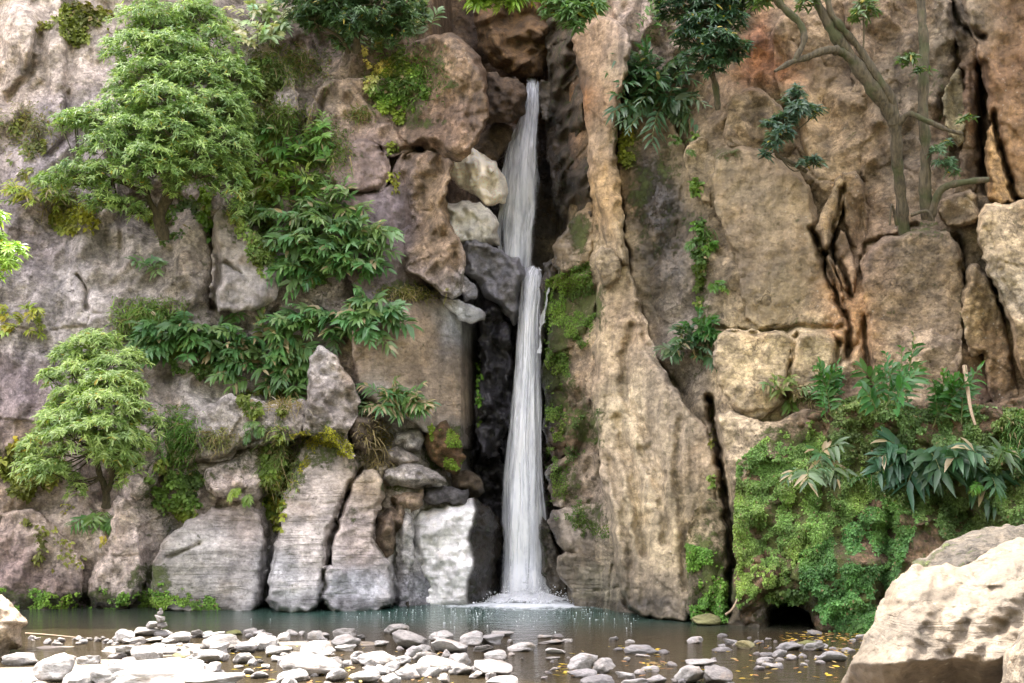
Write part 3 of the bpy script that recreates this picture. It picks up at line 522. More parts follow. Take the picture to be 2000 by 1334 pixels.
slab('wet_rock', [(1050,1000),(1085,1040),(1105,1110),(1118,1197),(1085,1197),(1060,1120)], d=32.4, r=14, drop=.6, seed=40, fac=.12, wet=.9, **B)
slab('rock_buttress', [(1117,58),(1180,20),(1235,60),(1225,160),(1200,260),(1212,360),(1222,460),(1232,520),(1205,520),(1176,460),(1158,400),(1150,330),(1146,240),(1130,150)], d=29.3, gx=-.9, gy=-.1, r=26, drop=.9, seed=41, mat=M_FLOW, fac=.10, big=.3, cell=(.8,3.2), sharp=.5, **B)
slab('rock_face', [(1190,-30),(1420,-30),(1430,100),(1330,160),(1240,200),(1210,120)], d=29.8, gx=-.4, r=14, drop=.4, seed=42, fac=.2, **B)
slab('rock_face', [(1200,250),(1260,200),(1330,250),(1370,380),(1385,480),(1400,600),(1402,760),(1395,840),(1300,800),(1235,650),(1225,480)], d=28.9, gx=-.55, gy=-.1, r=14, drop=.5, seed=43, mat=M_FLOW, fac=.1, big=.3, **B)
slab('rock_face', [(1168,485),(1185,474),(1212,500),(1214,535),(1190,560),(1170,560),(1165,520)], d=28.6, r=14, drop=.5, seed=44, fac=.1, **B)
slab('rock_buttress', [(1164,590),(1172,545),(1205,515),(1235,505),(1245,560),(1268,650),(1300,730),(1350,800),(1392,850),(1410,960),(1424,1060),(1420,1150),(1345,1216),(1330,1222),(1230,1203),(1212,1150),(1186,1020),(1168,890),(1158,770)], d=27.55, gx=-1.0, gy=-.22, r=30, drop=1.3, seed=45, mat=M_FLOW, fac=.07, big=.35, fine=.06, cell=(.9,3.6), sharp=.5, **B)
slab('rock_face', [(1345,1010),(1400,960),(1420,1040),(1426,1130),(1418,1216),(1345,1222),(1338,1100)], d=25.7, r=14, drop=.5, seed=46, fac=.15, moss=.5, **B)
slab('rock_column', [(1340,285),(1370,262),(1392,290),(1388,380),(1395,420),(1365,395),(1345,360),(1335,320)], d=28.0, r=14, drop=.6, seed=47, fac=.1, **B)
slab('rock_column', [(1380,400),(1405,420),(1430,480),(1440,560),(1448,640),(1420,640),(1400,560),(1385,500)], d=27.7, r=10, drop=.5, seed=48, fac=.12, **B)
slab('rock_block', [(1418,192),(1460,165),(1510,190),(1545,230),(1560,290),(1540,320),(1470,300),(1410,285)], d=27.6, r=20, drop=.7, seed=49, fac=.16, **B)
slab('rock_block', [(1395,300),(1425,276),(1500,296),(1560,326),(1592,380),(1602,460),(1612,530),(1646,600),(1650,645),(1560,646),(1455,640),(1445,560),(1428,490),(1403,420),(1388,350)], d=26.9, gx=-.25, r=26, drop=.9, seed=50, mat=M_SMOOTH, fac=.06, big=.3, cell=(2,2.6), sharp=.4, **B)
slab('rock_block', [(1402,645),(1460,642),(1552,652),(1548,700),(1533,790),(1480,830),(1425,802),(1392,722),(1394,680)], d=25.9, gx=-.25, r=24, drop=.8, seed=51, fac=.08, big=.25, **B)
slab('rock_block', [(1554,655),(1600,648),(1638,668),(1650,700),(1634,762),(1616,784),(1536,776),(1545,710)], d=25.7, r=24, drop=.8, seed=52, fac=.07, big=.2, **B)
slab('rock_block', [(1645,700),(1680,660),(1696,700),(1702,770),(1690,830),(1625,820),(1622,770)], d=25.7, r=16, drop=.6, seed=53, fac=.12, **B)
slab('rock_block', [(1620,628),(1660,620),(1690,640),(1665,690),(1645,682)], d=25.9, r=12, drop=.4, seed=54, fac=.1, **B)
slab('rock_face', [(1392,800),(1430,800),(1500,830),(1560,800),(1600,800),(1560,900),(1480,900),(1440,1000),(1432,1100),(1420,960),(1400,880)], d=25.3, gx=-.3, r=16, drop=.6, seed=55, fac=.1, **B)
slab('rock_face', [(1682,520),(1695,490),(1730,460),(1800,446),(1868,455),(1884,540),(1880,640),(1876,760),(1860,800),(1740,800),(1705,765),(1692,640)], d=25.0, gx=-.25, r=24, drop=.8, seed=56, fac=.06, big=.3, sharp=.4, cell=(2,2.2), **B)
for i, (pl, dd) in enumerate([([(1592,440),(1640,330),(1650,380),(1638,440),(1625,480),(1600,500)], 26.5), ([(1628,480),(1645,440),(1668,500),(1680,560),(1672,620),(1640,560)], 26.3), ([(1608,510),(1625,490),(1645,580),(1662,625),(1640,600)], 26.0), ([(1640,340),(1680,330),(1700,450),(1680,520),(1655,470),(1645,400)], 26.7)]):
    slab('rock_fragment', pl, d=dd, r=13, drop=.6, seed=57 + i, fac=.15, wob=6, **B)
slab('rock_face', [(1500,30),(1620,20),(1660,120),(1670,260),(1650,330),(1600,360),(1570,310),(1560,240),(1520,180)], d=27.7, r=26, drop=.8, seed=62, mat=M_FLOW, fac=.10, big=.4, sharp=.6, **B)
slab('rock_face', [(1640,-30),(1860,-30),(1870,100),(1860,300),(1850,420),(1700,440),(1672,300),(1660,120)], d=27.1, gx=-.3, r=18, drop=.6, seed=63, fac=.18, **B)
slab('rock_column', [(1845,160),(1875,120),(1890,200),(1880,300),(1845,260),(1840,220)], d=26.2, r=12, drop=.5, seed=64, fac=.1, tcol=(128,118,88), **B)
slab('rock_face', [(1865,30),(1915,60),(1915,200),(1918,360),(1880,420),(1850,400),(1878,300),(1885,180)], d=26.1, r=12, drop=.5, seed=65, fac=.14, **B)
slab('rock_face', [(1868,-40),(2100,-60),(2100,420),(1990,400),(1960,320),(1935,230),(1915,120)], d=24.9, gx=-.3, r=20, drop=.8, seed=66, mat=M_FLOW, fac=.08, big=.35, sharp=.5, **B)
slab('rock_column', [(1925,260),(1940,218),(1950,260),(1975,350),(1995,395),(1930,400),(1920,340)], d=24.9, r=13, drop=.6, seed=67, fac=.08, tcol=(150,120,78), **B)
slab('rock_block', [(1905,400),(1990,392),(2100,370),(2100,760),(1995,760),(1975,640),(1945,560),(1915,500)], d=23.9, gx=-.2, r=20, drop=.8, seed=68, fac=.08, big=.3, **B)
slab('rock_column', [(1880,540),(1905,505),(1940,560),(1965,640),(1988,740),(1990,800),(1935,800),(1925,690),(1895,700),(1878,640)], d=24.4, r=20, drop=.8, seed=69, fac=.1, **B)
slab('rock_face', [(1870,690),(1925,690),(1945,800),(1870,800)], d=25.3, r=10, drop=.4, seed=70, fac=.25, tcol=(98,70,52), **B)
slab('rock_block', [(1840,380),(1910,372),(1908,440),(1860,450),(1830,420)], d=25.0, r=12, drop=.5, seed=71, fac=.15, **B)
# mossy foot of the right wall with its cave
slab('mossy_bank', [(1432,900),(1470,860),(1560,800),(1700,780),(1850,800),(2100,760),(2100,1130),(1900,1120),(1800,1180),(1700,1246),(1612,1244),(1600,1242),(1592,1212),(1570,1190),(1548,1180),(1536,1166),(1512,1178),(1500,1204),(1486,1232),(1440,1228),(1430,1100)], d=24.15, gx=-.45, gy=-.25, r=26, drop=.7, seed=72, fac=.22, big=.38, fine=.08, moss=.45, tcol=(105,84,60), cell=(1.2,1.2), **B)
# ------------------------------------------------------------------ boulders in and round the gorge
def boulder(label, poly, d, name='boulder', cat='boulder', group=None, **k):
    k.setdefault('r', 22); k.setdefault('drop', .55); k.setdefault('fac', .16); k.setdefault('big', .15); k.setdefault('cell', (.8, .8)); k.setdefault('closed', .8); k.setdefault('nomask', not (k['seed'] in (87, 98)))
    return slab(name, poly, d=d, label=label, cat=cat, group=group, **k)
boulder('dark flat topped boulder jammed across the gorge beside the lip of the upper fall', [(952,142),(990,150),(1022,160),(1030,185),(1022,225),(1002,244),(975,240),(958,250),(945,215),(950,180)], 33.7, seed=81, tcol=(88,70,50), r=18, closed=1.2)
boulder('grey brown boulder wedged under the dark jammed boulder in the gorge', [(935,262),(965,238),(1003,246),(998,285),(975,312),(945,322),(920,296)], 34.6, seed=82, tcol=(105,90,72), r=20)
boulder('huge dark boulder roofing the gorge above the upper fall', [(925,20),(980,-30),(1060,-30),(1088,30),(1082,100),(1060,150),(1030,148),(1000,150),(965,130),(935,95)], 34.9, seed=83, tcol=(98,74,46), r=30, drop=.9, fac=.4, big=.7, closed=2.0, cell=(1.6,1.2))
boulder('pale boulder with painted sunlight seen through the gap left of the upper fall', [(872,300),(905,282),(935,292),(970,318),(992,350),(986,398),(955,402),(925,384),(890,362),(870,345)], 34.2, seed=84, mat=M_BRIGHT, tcol=(250,240,222), r=20)  # near-white colour stands in for sun that does not reach the gap
boulder('pale flat boulder with a split face at the foot of the gap beside the fall', [(868,396),(915,392),(955,408),(974,432),(978,480),(940,484),(890,482),(870,450)], 33.9, seed=85, mat=M_BRIGHT, tcol=(235,228,215), r=16)  # its patch of sun is put into the pale colour too
boulder('grey wet stone lip standing right of the lower fall crest', [(1066,512),(1078,500),(1088,512),(1088,548),(1068,548)], 33.2, seed=86, tcol=(110,104,98), r=10, wet=.3, closed=.4)
boulder('white faced boulder with a shade-painted wet flank standing in the pool left of the waterfall', [(800,1018),(822,1000),(880,984),(925,972),(955,990),(982,1025),(984,1060),(970,1110),(966,1196),(888,1197),(806,1197),(815,1120),(802,1060)], 31.0, seed=87, mat=M_BRIGHT, flank=(920, 2.6, (62,54,44), -.06), r=22, drop=.8, fac=.10, big=.16, fine=.03, strata=.45, closed=1.2, nomask=True, tcol=(240,236,234))  # sun on the face and shade on the damp flank put into the colour
boulder('angular white topped boulder highest in the pile left of the waterfall', [(770,845),(800,835),(826,838),(832,862),(820,885),(796,890),(768,872)], 31.0, seed=88, tcol=(165,160,156), r=14)
boulder('flat grey boulder under the white topped one in the pile', [(757,876),(790,872),(815,885),(822,904),(790,910),(756,905)], 30.8, seed=89, tcol=(160,150,142), r=12)
boulder('broad shiny boulder spanning the middle of the pile left of the waterfall', [(750,915),(790,905),(830,910),(866,930),(868,946),(820,953),(775,950),(750,940)], 30.5, seed=90, tcol=(160,152,145), r=14)
boulder('small mossy topped boulder near the pile foot above the white faced boulder', [(762,968),(790,955),(828,958),(826,985),(805,1005),(780,1000),(765,985)], 30.6, seed=91, tcol=(150,130,110), r=14)
boulder('dark grey slanted boulder right of the mossy topped one in the pile', [(828,952),(865,945),(915,955),(918,985),(880,982),(838,985),(822,975)], 31.0, seed=92, tcol=(98,94,95), r=14, wet=.3)
boulder('round boulder patched with bright green moss right of the boulder pile', [(832,830),(870,824),(895,850),(910,890),(900,925),(865,920),(840,895),(828,862)], 31.2, seed=93, tcol=(115,88,60), r=22, moss=.35)
boulder('dark damp boulder behind the pile close to the black gorge wall', [(880,925),(915,915),(938,935),(945,965),(920,975),(890,960)], 31.9, seed=94, tcol=(85,72,55), r=14, wet=.4)
boulder('narrow upright boulder leaning behind the pile top beside dry stalks', [(728,920),(745,875),(765,870),(770,900),(752,940),(738,945)], 31.0, seed=95, tcol=(140,128,112), r=12)
boulder('dark triangular boulder tucked under the pointed rock spire', [(676,820),(700,806),(730,812),(735,850),(715,890),(690,870)], 30.2, seed=96, tcol=(110,96,82), r=14)
boulder('smooth hollowed boulder between the pile and the striped rock face', [(735,1010),(760,985),(790,980),(795,1020),(780,1060),(758,1095),(728,1060)], 30.5, seed=97, tcol=(130,112,94), r=20)
boulder('small dark wedge rock at the water between the pale faces', [(780,1165),(800,1150),(812,1197),(772,1197)], 30.6, seed=98, tcol=(95,85,70), r=10)
ZC = ZB.copy()
# foreground boulders
boulder('weathered grey boulder with yellow moss behind the big pale one at right', [(1780,1105),(1840,1058),(1900,1034),(1960,1026),(2160,1030),(2160,1200),(1780,1200)], 11.6, seed=101, moss=.25, tcol=(76,68,56), r=60, drop=.8, fac=.05, big=.1, closed=1.5, fine=.02, cell=(.8,.8))
boulder('huge pale sunlit boulder filling the lower right corner of the riverbank', [(1640,1330),(1690,1240),(1740,1140),(1780,1105),(1850,1098),(1890,1104),(1930,1072),(1990,1048),(2180,1050),(2250,1300),(2250,1560),(1640,1560),(1625,1400)], 9.9, seed=102, gy=-.35, tcol=(102,91,75), mat=M_BRIGHT, under=(1292, -.03, 1.7), sharp=0, r=100, drop=1.1, fac=.045, big=.22, fine=.03, closed=2.0, cell=(.9,.6), strata=.4)
boulder('pale boulder cut off by the frame below the huge right one', [(1955,1330),(1965,1270),(2000,1225),(2100,1200),(2200,1500),(1960,1560)], 8.3, seed=103, tcol=(104,93,77), r=50, drop=.6, fac=.04, big=.1, fine=.02, closed=1)
boulder('cream boulder at the left edge of the pool', [(-160,1160),(-60,1120),(10,1165),(40,1195),(56,1215),(45,1240),(40,1262),(0,1290),(-160,1300)], 19.0, seed=104, tcol=(178,160,136), r=30, drop=.6, fac=.1, big=.12, closed=1.2)
# ------------------------------------------------------------------ river bed and pool
def ground():
    xs = np.linspace(-45, 45, 240); ys = np.concatenate([np.linspace(-30, 6, 30), np.linspace(6.5, 40, 240)]); X, Y = np.meshgrid(xs, ys)
    bar = sm(-1.0, -3.0, X) * sm(24.2, 21.5, Y) * sm(13, 16, Y) * sm(-11, -8.6, X)
    Z = -.22 + .20 * bar + .09 * fbm(p3(X / 2, Y / 1.3), 3, 4) - 2.0 * sm(24, 28, Y) + .5 * sm(15, 8, Y) + sm(5, -8, Y) * 1.0
    V = np.stack([X, Y, Z], -1).reshape(-1, 3); q = quads_of(np.ones(X.shape, bool))[:, ::-1]
    o = mesh('ground', V, q, None, M_BED); o['kind'] = 'structure'; return o
ground()
def pool():
    xs = np.linspace(-45, 45, 120); ys = np.linspace(4, 40, 100); X, Y = np.meshgrid(xs, ys)
    V = np.stack([X, Y, 0 * X], -1).reshape(-1, 3)
    o = mesh('water', V, quads_of(np.ones(X.shape, bool))[:, ::-1], None, M_WATER); o['kind'] = 'structure'
pool()
def added_hills():  # unseen slope behind the camera, added to cut off low sky light
    xs = np.linspace(-70, 70, 90); t = np.linspace(0, 1, 40); X, T = np.meshgrid(xs, t)
    Y = -9 - 26 * T - 5 * fbm(p3(X / 14, T * 3), 3, 3); Z = -.5 + 27 * T ** .8 + 2.5 * fbm(p3(X / 6, T * 6), 9, 4)
    V = np.stack([X, Y, Z], -1).reshape(-1, 3); n = len(V); s = NT('added_slope'); b = s.n('ShaderNodeBsdfPrincipled'); b.inputs['Roughness'].default_value = .9
    s.l(s.mix(s.noise(s.pos(), .9, 6, .7), (.03, .045, .015, 1), (.12, .15, .05, 1)), b.inputs['Base Color']); s.l(b.outputs[0], s.out.inputs[0])
    o = mesh('added_hills', V, quads_of(np.ones(X.shape, bool)), None, s.m); o['kind'] = 'structure'
added_hills()
# ------------------------------------------------------------------ waterfalls
def fall(label, path, seed, layers, bulge=.25):
    layers = list(layers) + ([(.30, 'water_wisp', .55, .9, .05, -.95), (.30, 'water_wisp', .55, .8, .05, .95), (.22, 'water_wisp', .5, .7, .0, -1.15)] if len(layers) > 1 else [])
    path = np.array(path, float); root = empty('waterfall', P(path[-1, 0], path[-1, 1], path[-1, 3]), label=label, cat='waterfall')
    for li, (k, name, dn, wk, dz, *dx) in enumerate(layers):
        dx = dx[0] if dx else 0; wk = k if dx else wk
        lip = 7 if path[0, 1] > 500 else 3
        nu, nv = 22, 160; t = np.linspace(0, 1, nv); tt = np.linspace(0, 1, len(path))
        yv = np.interp(t, tt, path[:, 1]); cx = np.interp(t, tt, path[:, 0]); wd = np.interp(t, tt, path[:, 2]) * wk; dp = np.interp(t, tt, path[:, 3])
        u = np.linspace(-1, 1, nu); U, T = np.meshgrid(u, t)
        n = fbm(np.stack([U * 2.2 + 5 * li, T * 5 * 1.0, 0 * U + seed], -1), seed + li, 3)
        wob = fbm(np.stack([0 * T + (U > 0) * 3.0, T * 9, 0 * U + seed], -1), seed + 40 + li, 4) * 5.5 + 4 * np.sign(U) * (li > 0) * fbm(np.stack([0 * T, T * 5, 0 * U + 9], -1), seed + 60 + li, 2)
        x = cx[:, None] + dx * (wd / wk)[:, None] * (.75 + .35 * fbm(np.stack([T * 4, 0 * U, 0 * U + li], -1), 3, 2)) + U * wd[:, None] + wob * np.abs(U)
        D = dp[:, None] - bulge * wd[:, None] / 40 * np.sqrt(np.clip(1 - U ** 2, 0, 1)) - dz + .10 * n
        Yv = np.repeat(yv[:, None], nu, 1) + (1 - T) ** 14 * (U * lip * .8 + lip * fbm(np.stack([U * 3, 0 * U, 0 * U + seed], -1), seed, 3) + lip * U * U * .9)
        V = P(x, Yv, D).reshape(-1, 3)
        en = fbm(np.stack([U * 7, T * 10, 0 * U], -1), seed + 77 + li, 3)
        fade = sm(1.02, .45, np.abs(U) + .25 * en) 
        fade = fade * (sm(0, .025, T + .02 * en) if path[0, 1] > 500 else 1.0)
        den = dn * (.85 + .3 * T) * np.ones_like(U)
        fr = np.stack([fade, den, 0 * U], -1).reshape(-1, 3)
        q = quads_of(np.ones(U.shape, bool)); mesh(name, V, q, None, M_FALL, root, {'tint': np.clip(fr, 0, 2)})
    return root
fall('upper tier of the waterfall dropping from the jammed boulder to the middle ledge', [(1041,152,10,35.6),(1040,162,11,35.1),(1038,190,13,35.0),(1033,230,17,35.1),(1025,290,25,35.0),(1021,350,32,35.0),(1019,410,35,35.0),(1013,470,33,34.9),(1010,540,30,34.8)], 5,
     [(1, 'water_curtain', .72, 1.0, 0), (2, 'water_strand', .8, .55, .12)], .2)
fall('lower and taller tier of the waterfall plunging from the ledge into the pool', [(1046,522,13,34.5),(1043,530,17,34.2),(1042,540,18,34.0),(1040,560,18,33.85),(1035,610,17,33.8),(1031,700,20,33.6),(1027,800,26,33.4),(1024,900,31,33.2),(1023,1000,36,33.0),(1023,1100,41,32.9),(1022,1178,50,32.7)], 9,
     [(1, 'water_curtain', 1.0, 1.06, 0), (2, 'water_strand', 1.3, .75, .14), (3, 'water_strand', .9, .38, .25)], .3)
fall('thin side trickle slipping down the black rock right of the lower fall', [(1072,560,3,33.2),(1064,600,3,33.3),(1056,640,4,33.4),(1052,690,3,33.4)], 15, [(1, 'water_curtain', 1.0, 1.0, .1)], .1)
def spray():
    V = []; T = []
    th = np.linspace(0, 2 * np.pi, 160, endpoint=False); rr = np.linspace(0, 1, 40)
    TH, R = np.meshgrid(th, rr); X = .42 + R * np.cos(TH) * 1.4; Y = 32.3 + R * np.sin(TH) * .9
    n = fbm(np.stack([X * 3, Y * 3, 0 * X], -1), 6, 4); Z = .28 * np.clip(1 - R ** 1.7, 0, 1) * (1 + .35 * n) + .10 * fbm(np.stack([X * 7, Y * 7, 0 * X], -1), 8, 5, .7) * (1 - R) 
    V = np.stack([X, Y, Z], -1).reshape(-1, 3); nn = 160; q = []
    for i in range(39):
        for j in range(nn): q.append((i * nn + j, i * nn + (j + 1) % nn, (i + 1) * nn + (j + 1) % nn, (i + 1) * nn + j))
    fr = np.stack([sm(1, .55, R + .3 * n), 0 * R + 4, 0 * R], -1).reshape(-1, 3)
    o = mesh('splash_foam', V, np.array(q)[:, ::-1], None, M_FALL, None, {'tint': fr}); tag(o, 'white foam boiling at the foot of the waterfall', 'foam', kind='stuff')
spray()
def droplets(label, C, S):
    th = np.array([[0, 0, 1], [.94, 0, -.33], [-.47, .82, -.33], [-.47, -.82, -.33]]); n = len(C)
    V = (C[:, None] + th[None] * S[:, None, None] * (1 + .5 * RNG.normal(size=(n, 4, 1)))).reshape(-1, 3); o = (np.arange(n) * 4)[:, None]
    T = np.concatenate([o + [0, 1, 2], o + [0, 2, 3], o + [0, 3, 1], o + [1, 3, 2]]); s = NT('foam_drops'); b = s.n('ShaderNodeBsdfPrincipled'); b.inputs['Base Color'].default_value = (.9, .92, .94, 1); b.inputs['Roughness'].default_value = .4; s.l(b.outputs[0], s.out.inputs[0])
    tag(mesh('spray', V, None, T, s.m), label, kind='stuff')
n = 5200; a = RNG.uniform(0, 6.283, n); r_ = np.abs(RNG.normal(size=n)) * .75; h_ = RNG.exponential(.16, n) * np.exp(-r_ * .8)
droplets('fine white spray thrown up round the foot of the waterfall', np.stack([.45 + np.cos(a) * r_ * 1.15, 32.1 + np.sin(a) * r_ * .7, .02 + h_], -1), RNG.uniform(.006, .03, n))
n = 700; q_ = RNG.normal(size=(n, 2)); xx_ = .3 + q_[:, 0] * 2.4; yy_ = 30.9 - np.abs(q_[:, 1]) * 2.6; kk = fbm(np.stack([xx_ * .9, yy_ * 2.2, 0 * xx_], -1), 31, 3) > -.02
droplets('small white foam flecks drifting on the pool before the waterfall', np.stack([xx_, yy_, 0 * xx_ + .004], -1)[kk], RNG.uniform(.006, .02, n)[kk])
# ------------------------------------------------------------------ river stones
def stone_mesh(seed, ang):
    import bmesh
    bm = bmesh.new(); bmesh.ops.create_icosphere(bm, subdivisions=4, radius=.5)
    V = np.array([v.co[:] for v in bm.verts]); Fc = np.array([[v.index for v in f.verts] for f in bm.faces]); bm.free()
    r = np.random.default_rng(seed)
    n = fbm(V * 1.9 + seed, seed, 3); V = V * (1 + .42 * n)[:, None]
    for k in range(ang):                                        # planar breaks
        d = nrm(r.normal(size=3)); h = r.uniform(.16, .36); e = V @ d - h; V = V - np.outer(np.where(e > 0, e * r.uniform(.75, .97), 0), d)
    V = V * (1 + .07 * fbm(V * 6 + seed, seed + 5, 4) + .10 * tri(V[:, 0] * 4 + V[:, 1], V[:, 2] * 4 + V[:, 1] * 3, seed))[:, None]
    V[:, 0] /= np.ptp(V[:, 0]); V[:, 1] /= np.ptp(V[:, 1]); V[:, 2] /= np.ptp(V[:, 2]); V[:, 2] -= V[:, 2].min(); V[:, :2] -= (V.max(0) + V.min(0))[:2] / 2
    return V, Fc
STM = []
for i in range(14):
    V, Fc = stone_mesh(200 + i, [2, 4, 7, 9, 5, 3, 8][i % 7]); o = mesh('stone', V, None, Fc, M_STONE, None, origin=(0, 0, 0))
    STM.append(o.data); bpy.data.objects.remove(o)
STV = {}
def stone(xc, yb, wpx, hpx, mi, mat='pale', rz=None, z=None, label=None, group=None, name='stone', D=None, tilt=0):
    D = gz(yb) + (wpx * .35 / F * gz(yb)) if D is None else D
    me0 = STM[mi % len(STM)]; key = (mi % len(STM), mat)
    if key not in STV:
        m = me0.copy(); m.materials.clear(); m.materials.append({'pale': M_STONE, 'grey': M_STONE_GREY, 'moss': M_STONE_MOSS}[mat]); STV[key] = m
    o = bpy.data.objects.new(name, STV[key]); COL.objects.link(o)
    wm = wpx / F * D; hm = hpx / F * D * .96 + .015; hm = min(hm, wm * .75) if z is None else hm
    zz = (CAMH + (HZ - yb) / F * D) if z is None else z
    o.location = ((xc - 1000) / F * D, D, max(zz, -.02) - min(.03, hm * .3) if z is None else z)
    o.rotation_euler = (0, tilt, 0 if rz is None else rz); o.scale = (wm, wm * .8, hm)
    return tag(o, label, 'stone', group)
G1 = 'stones of the sunlit bank'
